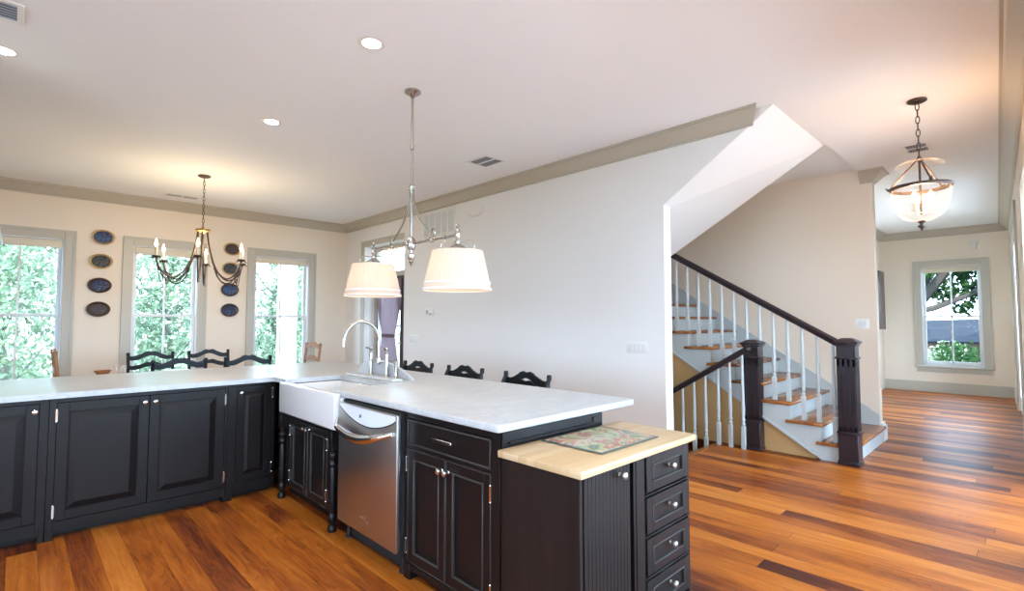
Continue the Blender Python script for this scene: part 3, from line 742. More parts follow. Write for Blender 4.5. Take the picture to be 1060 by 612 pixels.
m = MB(); m.tube(pts, .0125, 12); m.lathe([(.018, 0), (.018, .04), (.013, .05)], (fx, 3.728, CT+.115), 12); m.build('spout', 'nickel', fa)
sp = thing('side_sprayer', 'chrome side sprayer standing beside the bridge faucet', 'sprayer', (fx, 3.465, CT+.001))
m = MB(); m.lathe([(.024, 0), (.024, .006), (.015, .016), (.013, .03), (.012, .09), (.016, .11), (.016, .135), (.02, .142), (.012, .15), (0, .151)], (fx, 3.465, CT+.001), 16); m.build('spray_head', 'nickel', sp)
m = MB(); m.tube([(fx, 3.465, CT+.14), (fx-.03, 3.455, CT+.145), (fx-.055, 3.447, CT+.14)], [.008, .007, .009], 8); m.build('thumb_lever', 'nickel', sp)

# dishwasher
dw = thing('dishwasher', 'stainless steel dishwasher between the sink cabinet and the drawer cabinet', 'dishwasher', (1.8, 2.75, 0))
KD = facing_nx(1.48, 0)
m = MB(KD); m.box(-3.085, -2.405, .03, .60, .10, .868); m.build('tub', 'dark', dw)
m = MB(KD); m.box(-3.088, -2.402, 0, .028, .125, .855, .006, 2); dd = m.build('door', 'steel', dw)
m = MB(KD)
cres = [(-3.085, -.0015, .848), (-2.415, -.0015, .848)] + arc(lambda t: (-2.415-.67*t, -.0015, .848-.022*(1-t) - .085*math.sin(PI*t)**.8), 25)
m.prism([cres[0]]+[cres[1]]+cres[2:-1], (0, .002, 0)); md = MB(KD); md.prism([(q[0], -.0006, q[2]-(0 if i < 2 else .007)) for i, q in enumerate(cres[:-1])], (0, .001, 0)); md.build('control_strip_shadow', 'dark', dd, False); cp = m.build('control_strip', 'steel_light', dd, False, label='pale crescent control strip')  # dark crescent under the strip is its shadow, drawn in as colour
m = MB(KD); m.box(-2.815, -2.805, -.003, -.001, .79, .808); m.box(-2.80, -2.796, -.003, -.001, .795, .812); m.build('control_mark', 'dark', cp, False)
m = MB(KD); pts = arc(lambda t: (-3.075+.64*t, -.012-.055*min(1, math.sin(PI*t)*2.2), .752-.062*math.sin(PI*t)), 21)
m.tube(pts, [.012+.016*math.sin(PI*i/20) for i in range(21)], 10, flat=.7); m.build('handle', 'chrome', dd)
m = MB(KD); m.box(-2.80, -2.705, -.003, 0, .214, .222); m.box(-2.712, -2.703, -.003, 0, .188, .222); m.build('badge', 'chrome', dd, False)
m = MB(KD); m.box(-3.08, -2.41, .09, .11, .004, .099); m.build('toe_kick', 'dark', dw)
for x in (-3.07, -2.44):
    m = MB(KD); m.lathe([(.02, 0), (.02, .012), (.01, .014), (.01, .10)], (x, .07, 0), 10); m.build('foot', 'dark', dw)

# drawer cabinet beside the dishwasher
dc = thing('drawer_cabinet', 'black peninsula cabinet with a wide drawer over two doors', 'cabinet', (1.8, 2.02, 0))
m_ = carcass(K, dc, -2.397, -1.645, 0, .59, [(-2.375, -1.70, .085, .842)], foot=((-2.397, -2.34), (-1.70, -1.645)), rail_b=.05)
m = MB(K); m.box(-2.375, -1.70, 0, .022, .688, .70, .001); m.build('mid_rail', 'black', dc)
m = MB(K); m.box(-2.372, -1.703, .001, .02, .704, .838, .0015)
dr = m.build('drawer', 'black', dc)
m = MB(K); ring(m, -2.372, -1.703, .704, .838, .010, -.004, .0005, .002); m.build('edge_bead', 'lit_bead', dr)
m = MB(K); m.box(-2.115, -1.955, -.032, -.024, .768, .784, .003); m.box(-2.10, -2.088, -.025, .002, .77, .782); m.box(-1.98, -1.968, -.025, .002, .77, .782); m.build('bar_pull', 'chrome', dr)
dd = door_raised(K, dc, -2.372, -2.04, .088, .684, .001, .052, raised=False); knobs(K, dd, [(-2.062, .628)], 0, 'chrome', .017); hinges(K, dd, [(-2.378, .60), (-2.378, .17)], 0)
dd = door_raised(K, dc, -2.036, -1.704, .088, .684, .001, .052, raised=False); knobs(K, dd, [(-2.012, .628)], 0, 'chrome', .017); hinges(K, dd, [(-1.700, .60), (-1.700, .17)], 0)
# peninsula end and back panel
pp = thing('peninsula_panel', 'black panelled end and back of the peninsula under the marble overhang', 'panel', (2.2, 3, 0))
m = MB(); m.box(2.13, 2.27, 1.652, 4.90, 0, .878, .002); m.build('back_panel', 'black', pp)
m = MB(); m.box(1.535, 2.27, 1.632, 1.643, .05, .876, .001); ep = m.build('end_panel', 'black', pp)
m = MB(); m.box(1.57, 2.15, 1.618, 1.632, .822, .834, .002); m.build('ledge', 'black', ep)
m = MB(); m.box(2.185, 2.235, 1.626, 1.632, .832, .862, .002); m.build('outlet', 'dark', ep)

# butcher block cabinet
bc = thing('butcher_block_cabinet', 'low dark cabinet with a maple butcher block top at the peninsula end', 'cabinet', (1.94, 1.4, 0))
m = MB(); m.box(1.515, 2.355, 1.21, 1.612, .004, .782); m.build('carcass', 'blackwood', bc)
for a, b in ((1.51, 1.528), (2.342, 2.36)): m = MB(); m.box(a, b, 1.19, 1.60, .004, .783, .002); m.build('side_panel', 'blackwood', bc)
m = MB(); m.box(1.488, 2.395, 1.165, 1.615, .785, .815, .005, 2); m.build('block_top', 'maple', bc)
m = MB(); m.box(1.872, 1.958, 1.19, 1.21, .004, .783, .001); m.box(1.888, 1.9, 1.186, 1.2, .004, .783, .002); m.build('face_stile', 'black', bc)
m = MB()
nb = 13; x0, x1 = 1.534, 1.842
for i in range(nb):
    a = x0+(x1-x0)*i/nb; m.box(a+.0005, a+(x1-x0)/nb-.0005, 1.188, 1.206, .03, .778, .0012)
m.box(x0, x1, 1.194, 1.208, .03, .778)
bd = m.build('beadboard_door', 'black', bc)
m = MB(); knob(m, 1.765, 1.188, .745, .016); m.build('knob', 'pewter', bd)
for zt_ in (.776, .600, .425, .250):
    m = MB(); a, b, z0, z1 = 1.966, 2.337, zt_-.152, zt_
    m.box(a, b, 1.192, 1.21, z0, z1, .002)
    w = .045
    ring(m, a, b, z0, z1, w, 1.184, 1.193, .0015, .036)
    dr = m.build('drawer', 'black', bc)
    m = MB(); ring(m, a+w, b-w, z0+.036, z1-.036, .007, 1.181, 1.193, .002); m.build('panel_bead', 'lit_bead', dr)
    m = MB(); knob(m, (a+b)/2+.02, 1.192, (z0+z1)/2+.006, .015); m.build('knob', 'pewter', dr)
m = MB()
for zt_ in (.61, .435, .26): m.box(1.96, 2.342, 1.188, 1.21, zt_-.0035, zt_+.0035, .002)
m.build('drawer_rails', 'black', bc)
# painted glass mat
mt = thing('glass_cutting_board', 'rectangular glass cutting board with painted fruit pattern on the butcher block', 'cutting board', (1.96, 1.42, .815))
M['mat'] = patches_mat('painted fruit pattern', [(.28, (.03, .07, .09)), (.38, (.16, .22, .10)), (.44, (.45, .42, .22)), (.50, (.24, .20, .14)), (.55, (.36, .08, .06)), (.60, (.50, .38, .20)), (.66, (.07, .22, .20)), (.75, (.12, .12, .14))], 8, .18, 1.0)
M['matrim'] = mat('dark green border', (.05, .07, .06), .2)
m = MB(); m.box(1.738, 2.19, 1.252, 1.592, .817, .821, .001); m.build('glass_border', 'matrim', mt)
m = MB(); m.box(1.752, 2.176, 1.266, 1.578, .821, .8218); m.build('painted_panel', 'mat', mt)

# ================================================================== FIXTURES
def rod(m, a, b, r, n=10): m.tube([a, b], r, n)
# two-shade linear pendant over the peninsula
px_, py_ = 2.10, 3.238
pl = thing('linear_pendant', 'nickel island pendant with two pleated white shades over the peninsula', 'pendant light', (px_, py_, H))
m = MB(); m.lathe([(.0, 0), (.062, 0), (.062, -.012), (.05, -.022), (.03, -.03), (.016, -.05), (0, -.052)], (px_, py_, H-.0005), 24); m.build('canopy', 'nickel', pl)
m = MB(); m.lathe([(.009, H-.05), (.009, 2.70), (.015, 2.695), (.015, 2.665), (.009, 2.66), (.0095, 2.40), (.018, 2.395), (.02, 2.365), (.012, 2.35), (.0105, 2.32), (.0105, 2.0)], (px_, py_, 0), 14); m.build('stem', 'nickel', pl)
m = MB(); m.lathe([(.012, 2.0), (.022, 1.985), (.036, 1.96), (.038, 1.93), (.03, 1.905), (.014, 1.895), (.014, 1.875), (.026, 1.865), (.028, 1.84), (.018, 1.82), (.02, 1.81), (.01, 1.795), (.004, 1.775), (0, 1.77)], (px_, py_, 0), 18)
m.sph((px_-.04, py_, 1.94), .016, 10); m.sph((px_+.04, py_, 1.94), .016, 10); hb = m.build('hub', 'nickel', pl)
zb = 1.945; ye = .562
m = MB(); rod(m, (px_, py_-ye, zb), (px_, py_+ye, zb), .011, 12)
for s in (-1, 1):
    m.lathe([(.013, -.02), (.02, -.012), (.02, .012), (.013, .02)], (px_, py_+s*.26, zb), 12, (0, 1, 0)); m.lathe([(.013, -.012), (.018, 0), (.013, .012)], (px_, py_+s*.42, zb), 12, (0, 1, 0))
m.build('crossbar', 'nickel', pl)
for s in (-1, 1):
    pts = arc(lambda t: (px_, py_+s*(.022+.235*t**2.1), 2.355-.36*t-.012*math.sin(PI*t)), 15)
    yl_ = pts[-1][1]
    pts += arc(lambda t: (px_, yl_+s*(.022-.022*math.cos(PI*1.4*t))+0, pts[14][2]-.0+.028*math.sin(PI*1.4*t)), 10)[1:]
    m = MB(); m.tube(pts, .008, 8, flat=.8); m.sph((px_, py_+s*.03, 2.37), .014, 10); m.build('scroll_brace', 'nickel', pl)
    y = py_+s*ye
    m = MB(); m.lathe([(0, 2.02), (.008, 2.012), (.012, 2.0), (.006, 1.985), (.016, 1.975), (.02, 1.955), (.02, 1.93), (.012, 1.915), (.016, 1.90), (.014, 1.885), (.02, 1.88), (.05, 1.862), (.066, 1.846), (.066, 1.838), (0, 1.838)], (px_, y, 0), 18)
    for q in (-1, 1):
        m.tube(arc(lambda t: (px_+q*(.01+.07*math.sin(PI*t*.62)), y-q*(.01+.07*math.sin(PI*t*.62)), 1.895+.03*math.sin(PI*t)-.055*t), 9), .0045, 6)
    ho = m.build('shade_holder', 'nickel', pl)
    # pleated shade
    m = MB(); n = 120; rt, rb = .168, .228; z1, z0 = 1.832, 1.568
    rings = []
    for (f, zz) in ((0, z0), (.01, z0+.003), (.16, z0+.040), (.17, z0+.043), (.5, (z0+z1)/2), (1, z1)):
        R0 = rb+(rt-rb)*f
        rings.append([m._v((px_+(R0+(.0022 if i % 2 and f > .165 else 0))*math.cos(2*PI*i/n), y+(R0+(.0022 if i % 2 and f > .165 else 0))*math.sin(2*PI*i/n), zz)) for i in range(n)])
    for a, b in zip(rings, rings[1:]):
        for i in range(n): m.bm.faces.new((a[i], a[(i+1) % n], b[(i+1) % n], b[i]))
    shd = m.build('shade', 'shade', pl, False)
    m = MB()
    for zz, R0 in ((z0+.006, rb-.001), (z0+.046, rb-.0095)): m.lathe([(R0, zz-.005), (R0+.005, zz-.002), (R0+.005, zz+.005), (R0, zz+.008), (R0, zz-.005)], (px_, y, 0), 60)
    m.build('shade_trim', 'sheer', shd)
    m = MB(); m.sph((px_, y, 1.72), .033, 12, 1.25); m.lathe([(.014, 1.76), (.014, 1.838)], (px_, y, 0), 10); m.build('bulb', 'bulb', pl)
    point_light('pendant_bulb_light', (px_, y, 1.655), 1.0, (1, .74, .47), .035, pl)

# chandelier over the dining table
cx, cy = 1.56, 6.916
ch = thing('chandelier', 'dark iron six arm candle chandelier over the dining table', 'chandelier', (cx, cy, H))
m = MB(); m.lathe([(0, 0), (.068, 0), (.07, -.01), (.05, -.022), (.012, -.03), (0, -.03)], (cx, cy, H-.0005), 24); m.build('canopy', 'bronze', ch)
def chain(m, x, y, z0, z1, lw=.011, lh=.03, r=.0032):
    n = max(1, int(round((z0-z1)/(lh*1.55)))); st_ = (z0-z1)/n
    for i in range(n):
        zc = z0-st_*(i+.5); q = i % 2
        pts = [(x+(lw*math.cos(a) if q else 0), y+(0 if q else lw*math.cos(a)), zc+math.sin(a)*(st_*.5+r*1.4)) for a in [2*PI*k/12 for k in range(12)]]
        m.tube(pts, r, 6, closed=True)
m = MB(); chain(m, cx, cy, H-.03, 2.50); m.build('chain', 'bronze', ch)
m = MB(); m.lathe([(.0, 2.50), (.012, 2.50), (.014, 2.475), (.055, 2.468), (.078, 2.462), (.08, 2.44), (.072, 2.43), (.03, 2.425), (.012, 2.41), (0, 2.405)], (cx, cy, 0), 20); m.build('collar', 'brass', ch)
view = math.atan2(cy, cx)
for k in range(6):
    a = view-PI/2+math.radians(85)+k*PI/3
    dx, dy = math.cos(a), math.sin(a)
    R_ = .485
    P = lambda r, z: (cx+dx*r, cy+dy*r, z)
    pts = [P(.055, 2.43), P(.07, 2.30), P(.10, 2.167), P(.145, 2.035), P(.21, 1.93), P(.31, 1.862), P(.41, 1.915), P(.462, 2.0), P(R_, 2.075)]
    # smooth by Catmull-Rom
    sm_ = []
    for i in range(len(pts)-1):
        p0, p1, p2, p3 = [Vector(pts[max(0, min(len(pts)-1, i+j))]) for j in (-1, 0, 1, 2)]
        for t in (0, .33, .66): sm_.append(.5*((2*p1)+(-p0+p2)*t+(2*p0-5*p1+4*p2-p3)*t*t+(-p0+3*p1-3*p2+p3)*t**3))
    sm_.append(Vector(pts[-1]))
    m = MB(); m.tube(sm_, .010, 7); ar = m.build('arm', 'iron', ch)
    m = MB(); m.tube([P(.15, 2.0), P(.19, 1.90), P(.24, 1.835), P(.30, 1.81), P(.36, 1.82), P(.42, 1.88), P(R_-.02, 1.99), P(R_, 2.06)], .007, 6)
    m.tube([P(R_, 2.06), P(R_-.03, 1.92), P(R_-.045, 1.81), P(R_-.05, 1.80), P(R_-.07, 1.83), P(R_-.09, 1.95)], .005, 6); m.build('scroll', 'iron', ar)
    m = MB(); m.lathe([(0, 2.068), (.02, 2.07), (.042, 2.088), (.044, 2.094), (.016, 2.092), (.014, 2.098), (0, 2.098)], P(R_, 0), 14)
    for q in range(6): aa = q*PI/3; m.tube([P(R_, 2.085), (P(R_, 0)[0]+.045*math.cos(aa), P(R_, 0)[1]+.045*math.sin(aa), 2.075), (P(R_, 0)[0]+.062*math.cos(aa), P(R_, 0)[1]+.062*math.sin(aa), 2.055)], [.006, .005, .002], 5)
    m.build('candle_cup', 'iron', ar)
    m = MB(); m.lathe([(.014, 2.098), (.014, 2.19), (.010, 2.194), (0, 2.195)], P(R_, 0), 12); m.build('candle_sleeve', 'candle', ar)
    m = MB(); m.lathe([(.006, 2.195), (.016, 2.215), (.017, 2.23), (.010, 2.258), (.003, 2.285), (0, 2.29)], P(R_, 0), 12); m.build('bulb', 'bulb', ar)
point_light('chandelier_light', (cx, cy, 2.24), 22, (1, .74, .46), .25, ch)

# hall lantern
lx, ly = 5.05, .577
la = thing('bell_jar_lantern', 'bronze bell jar lantern with clear glass bowl hanging in the hall', 'pendant light', (lx, ly, H))
m = MB(); m.lathe([(0, 0), (.063, 0), (.065, -.012), (.05, -.02), (.012, -.028), (0, -.028)], (lx, ly, H-.0005), 24); m.build('canopy', 'bronze', la)
m = MB(); chain(m, lx, ly, H-.028, 2.665, .012, .036, .0036); m.build('chain', 'bronze', la)
m = MB(); m.lathe([(0, 2.67), (.01, 2.665), (.016, 2.65), (.03, 2.635), (.03, 2.63), (.008, 2.625), (.007, 2.2), (0, 2.2)], (lx, ly, 0), 12); m.build('stem', 'bronze', la)
m = MB(); m.lathe([(.02, 2.634), (.07, 2.628), (.125, 2.612), (.155, 2.592), (.157, 2.59), (.125, 2.608), (.07, 2.623), (.02, 2.629), (.02, 2.634)], (lx, ly, 0), 32); m.build('smoke_bell', 'seeded', la)
m = MB(); m.lathe([(.178, 2.425), (.196, 2.425), (.2, 2.415), (.196, 2.402), (.178, 2.402), (.178, 2.425)], (lx, ly, 0), 40); m.build('rim_ring', 'bronze', la)
for k in range(3):
    a = -.62+k*2*PI/3
    e = (lx+.205*math.cos(a), ly+.205*math.sin(a), 2.43)
    m = MB(); m.tube([(lx+.012*math.cos(a), ly+.012*math.sin(a), 2.64), e], .006, 7); m.sph(e, .013, 8); m.tube([e, (e[0]+.02*math.cos(a), e[1]+.02*math.sin(a), 2.445)], .006, 6); m.build('hanger_arm', 'bronze', la)
bowl = [(.182, 2.405), (.19, 2.385), (.188, 2.33), (.178, 2.28), (.155, 2.22), (.12, 2.178), (.07, 2.153), (.02, 2.145)]
m = MB(); m.lathe(bowl+[(max(.004, r-.004), z+.003) for r, z in bowl[::-1]]+[bowl[0]], (lx, ly, 0), 40); m.build('glass_bowl', 'seeded', la)
m = MB(); m.lathe([(.0, 2.155), (.022, 2.15), (.026, 2.14), (.012, 2.13), (.012, 2.118), (.026, 2.112), (.026, 2.10), (.01, 2.09), (.006, 2.075), (0, 2.07)], (lx, ly, 0), 14); m.build('finial', 'bronze', la)
for k in range(3):
    a = .5+k*2*PI/3; x, y = lx+.062*math.cos(a), ly+.062*math.sin(a)
    m = MB(); m.tube([(lx, ly, 2.215), (lx+.035*math.cos(a), ly+.035*math.sin(a), 2.205), (x, y, 2.225)], .005, 6); m.lathe([(.017, 2.222), (.017, 2.23), (.012, 2.232), (.012, 2.29), (0, 2.292)], (x, y, 0), 10); cl = m.build('candle_arm', 'candle', la)
    m = MB(); m.lathe([(.008, 2.292), (.021, 2.315), (.022, 2.335), (.012, 2.365), (0, 2.385)], (x, y, 0), 12); m.build('bulb', 'bulb', cl)
point_light('lantern_light', (lx, ly, 2.36), 9, (1, .58, .30), .06, la)

# recessed downlights
def downlight(x, y, label):
    t = thing('recessed_light', label, 'ceiling light', (x, y, H), 'recessed downlights')
    m = MB(); m.lathe([(.058, -.001), (.058, -.004), (.082, -.003), (.086, -.0008), (.058, -.001)], (x, y, H), 28); m.build('trim_ring', 'plastic', t)
    m = MB(); m.lathe([(0, -.0015), (.057, -.0015), (.057, -.0005), (0, -.0005)], (x, y, H), 28); m.build('lens', 'lens', t)
    l = bpy.data.lights.new('downlight_beam', 'SPOT'); l.energy = 22; l.color = (1, .92, .82); l.spot_size = 2.5; l.spot_blend = .8; l.shadow_soft_size = .06
    o = bpy.data.objects.new('downlight_beam', l); COL.objects.link(o); o.parent = t; o.location = (0, 0, -.01)
downlight(1.54, 2.847, 'large bright recessed light before the island pendant canopy')
downlight(1.54, 4.605, 'small recessed light in mid ceiling between pendant and chandelier')
downlight(-.126, 4.59, 'recessed light cut by the photo edge above the bar run')
downlight(-.126, 2.85, 'unseen recessed light over the kitchen aisle, added for light')  # this and the next two are unseen, added to light the kitchen
downlight(1.54, 1.10, 'unseen recessed light over the butcher block, added for light')
downlight(-.126, 1.10, 'unseen recessed light behind the camera position, added for light')

# ceiling registers
def register(x, y, lx_, ly_, rz, label, n=7, dark='greyplastic'):
    t = thing('ceiling_vent', label, 'vent', (x, y, H-.001), 'ceiling vents'); a, b = lx_/2, ly_/2
    m = MB(Matrix.Translation((x, y, H-.001)))
    m.box(-a, -a+.03, -b, b, -.008, 0, .002); m.box(a-.03, a, -b, b, -.008, 0, .002); m.box(-a+.03, a-.03, -b, -b+.03, -.008, 0, .002); m.box(-a+.03, a-.03, b-.03, b, -.008, 0, .002)
    m.box(-.012, .012, -b+.03, b-.03, -.0075, 0); m.build('vent_frame', 'plastic', t)
    m = MB(Matrix.Translation((x, y, H-.001))); m.box(-a+.03, a-.03, -b+.03, b-.03, -.003, -.001); m.build('duct', 'darkslot', t)
    m = MB(Matrix.Translation((x, y, H-.001)))
    for i in range(n):
        yy = -b+.03+(2*b-.06)*(i+.5)/n; m.box(-a+.03, a-.03, yy-.004, yy+.004, -.007, -.003)
    m.build('vent_louvres', dark, t)
    t.rotation_euler = (0, 0, rz)
register(3.62, 4.12, .30, .34, 0, 'square ceiling vent near the long wall crown')
register(1.60, 8.27, .42, .16, 0, 'slim ceiling vent beside the dining window wall', 4)
register(6.448, .752, .34, .22, 0, 'ceiling vent seen just above the hall lantern', 7)
register(-.16, 3.97, .26, .26, 0, 'ceiling vent cut off by the top corner of the photo', 6)

# ================================================================== LONG WALL BITS
g = thing('return_air_grille', 'white return air grille high on the long wall', 'vent', (LW, 5.955, 2.8))
m = MB(facing_nx(LW-.001, 0)); a, b, z0, z1 = -6.34, -5.53, 2.58, 2.97
m.box(a, a+.04, -.012, 0, z0, z1, .002); m.box(b-.04, b, -.012, 0, z0, z1, .002); m.box(a+.04, b-.04, -.012, 0, z0, z0+.035, .002); m.box(a+.04, b-.04, -.012, 0, z1-.035, z1, .002)
for i in range(1, 5): q = a+.04+(b-a-.08)*i/5; m.box(q-.005, q+.005, -.012, 0, z0, z1)
m.build('grille_frame', 'plastic', g)
m = MB(facing_nx(LW-.001, 0)); m.box(a+.03, b-.03, -.002, 0, z0+.03, z1-.03); m.build('duct', 'greyplastic', g)
m = MB(facing_nx(LW-.001, 0))
for i in range(16): zz = z0+.035+(z1-z0-.07)*(i+.5)/16; m.box(a+.04, b-.04, -.009, -.003, zz-.006, zz+.006)
m.build('grille_louvres', 'plastic', g)
KL = facing_nx(LW-.001, 0)
t = thing('chime_cover', 'cream oval chime cover beside the return air grille', 'door chime', (LW, 5.12, 2.84))
m = MB(KL); m.lathe([(0, .03), (.10, .028), (.16, .018), (.18, 0), (0, 0)], (-5.12, 0, 2.835), 28, (0, -1, 0), 1, .5); m.build('cover', 'pale', t)
m = MB(KL)
for i in range(3): m.lathe([(.0, .034-.002*i), (.06, .034-.002*i), (.06, .028), (0, .028)], (-5.12+.05*(i-1), 0, 2.835+.01*(i-1)), 16, (0, -1, 0), .5, .2)
m.build('sound_slot', 'plastic', t)
t = thing('thermostat', 'white thermostat on the long wall below the right pendant shade', 'thermostat', (LW, 6.13, 1.49))
m = MB(KL); m.box(-6.23, -6.03, -.022, 0, 1.44, 1.545, .006, 2); m.build('housing', 'plastic', t)
m = MB(KL); m.box(-6.20, -6.15, -.0235, -.021, 1.47, 1.52); m.box(-6.13, -6.055, -.0235, -.021, 1.455, 1.475); m.build('display', 'greyplastic', t)
def switch(mtx, x, z, gangs, label, parent_loc):
    t = thing('switch_plate', label, 'light switch', parent_loc, 'switch plates')
    w = .045+.046*gangs
    m = MB(mtx); m.box(x-w/2, x+w/2, -.006, 0, z-.058, z+.058, .003, 2); pl_ = m.build('plate', 'plastic', t)
    for i in range(gangs):
        xx = x+(i-(gangs-1)/2)*.046
        m = MB(mtx); m.box(xx-.016, xx+.016, -.0085, -.005, z-.033, z+.033, .001); m.build('rocker', 'white', t)
switch(KL, -2.68, 1.11, 4, 'wide white switch plate on the long wall before the staircase', (LW, 2.68, 1.11))
switch(KL, -6.55, 1.10, 4, 'white switch plate on the long wall beside the curtained door', (LW, 6.55, 1.1))
switch(facing_nx(SW-.001, 0), -1.39, 1.33, 2, 'white switch plate on the stair wall above the newel', (SW, 1.39, 1.33))
t = thing('alarm_sensor', 'small white sensor on the end wall above the hall window', 'sensor', (XH, .70, 2.76))
m = MB(facing_nx(XH-.001, 0)); m.box(-.76, -.64, -.03, 0, 2.79, 2.83, .006); m.box(-.73, -.67, -.05, 0, 2.70, 2.79, .008, 2); m.build('sensor_case', 'plastic', t)
t = thing('framed_picture', 'dark framed picture seen edge-on past the stair wall', 'picture', (12.05, 2.1, 1.75))
m = MB(); m.box(11.75, 12.35, 2.03, 2.118, 1.20, 2.34, .01, 2); m.build('picture_frame', 'canvas', t)
m = MB(); m.box(11.83, 12.27, 2.027, 2.031, 1.28, 2.26); m.build('picture_print', 'canvas', t)

# curtain at the recessed door
cu = thing('curtain', 'lavender curtain tied back in the recessed doorway', 'curtain', (4.44, 7.42, 0))
def curtain_mesh(cy_, halfw, x, waist_z, amp, folds):
    m = MB(); rows = []; nz = 36; nx = 60
    for i in range(nz+1):
        z = .06+2.0*i/nz
        d_ = abs(z-waist_z); w = halfw*(.50+.50*min(1, (d_/.55))**.8) if z > waist_z else halfw*(.50+.40*min(1, (d_/.7))**.8)
        row = []
        for j in range(nx+1):
            u = j/nx*2-1
            row.append(m._v((x+amp*math.sin(u*folds*PI)*(.35+.65*w/halfw), cy_+u*w, z)))
        rows.append(row)
    for a, b in zip(rows, rows[1:]):
        for j in range(nx): m.bm.faces.new((a[j], a[j+1], b[j+1], b[j]))
    geo = bmesh.ops.solidify(m.bm, geom=m.bm.faces[:], thickness=.003)
    return m
curtain_mesh(7.50, .39, 4.435, 1.12, .022, 7).build('curtain_panel', 'lavender', cu)
m = MB(); m.lathe([(.12, -.028), (.14, -.02), (.142, .02), (.12, .028), (.12, -.028)], (4.435, 7.50, 1.12), 28, (0, 0, 1), .30, 1.45); m.build('tieback', 'tie', cu)
m = MB(); rod(m, (4.435, 6.87, 2.07), (4.435, 8.05, 2.07), .008); m.sph((4.435, 6.87, 2.07), .016); m.sph((4.435, 8.05, 2.07), .016); m.build('curtain_rod', 'bronze', cu)
sh = tag(curtain_mesh(7.84, .10, 4.472, 1.12, .010, 5).build('sheer_curtain', 'sheer'), 'white sheer panel hanging beside the lavender curtain', 'curtain')

# decorative plates on the dining wall
PL = [patches_mat('painted plate blue waves', [(.35, (.005, .01, .04)), (.48, (.01, .04, .15)), (.62, (.07, .13, .20)), (.7, (.02, .04, .09))], 13, .55, 1.5),
      patches_mat('painted plate dark', [(.35, (.012, .012, .018)), (.52, (.03, .035, .05)), (.62, (.12, .11, .08)), (.7, (.02, .02, .03))], 14, .55, 2),
      patches_mat('painted plate indigo', [(.35, (.008, .01, .035)), (.52, (.01, .018, .07)), (.64, (.10, .12, .16)), (.7, (.015, .02, .06))], 14, .55, 1),
      patches_mat('painted plate brown', [(.35, (.025, .014, .014)), (.5, (.045, .025, .02)), (.6, (.05, .04, .055)), (.7, (.04, .025, .025))], 14, .55, 1.5)]
def wall_plate(x, z, mt, rim, label):
    t = thing('oval_plate', label, 'plate', (x, DW, z), 'oval plates on the dining wall')
    m = MB(); m.lathe([(0, .004), (.09, .004), (.115, .012), (.128, .024), (.132, .026), (.126, .028), (.10, .016), (.088, .012), (0, .012)], (x, DW-.001, z), 36, (0, -1, 0), .98, .78); m.build('plate_rim', rim, t)
    m = MB(); m.lathe([(0, .0125), (.092, .0125), (.104, .0205), (.100, .0215), (.09, .0145), (0, .0145)], (x, DW-.001, z), 32, (0, -1, 0), .98, .78); m.build('painted_center', mt, t)
dk = M['brownrim'] = mat('dark bronze rim', (.09, .05, .03), .35, .3)
for (x, z, i, rim, l) in ((.80, 2.50, 0, 'ridgeled', 'blue oval plate at the top of the four left of the middle window'),
                          (.787, 2.17, 1, 'ridgeled', 'gilt rimmed dark oval plate, second from top left of the middle window'),
                          (.782, 1.845, 2, 'brownrim', 'indigo oval plate, third from top left of the middle window'),
                          (.777, 1.522, 3, 'brownrim', 'brown oval plate at the bottom of the four left of the middle window')):
    wall_plate(x, z, PL[i], rim, l)
for (x, z, i, rim, l) in ((2.392, 2.495, 3, 'ridgeled', 'tan oval plate at the top between the middle and third windows'),
                          (2.378, 2.185, 1, 'ridgeled', 'gilt oval plate partly behind the chandelier, second between middle and third windows'),
                          (2.374, 1.852, 0, 'brownrim', 'blue oval plate, third from top between the middle and third windows'),
                          (2.378, 1.533, 2, 'brownrim', 'dark oval plate at the bottom between the middle and third windows')):
    wall_plate(x, z, PL[i], rim, l)

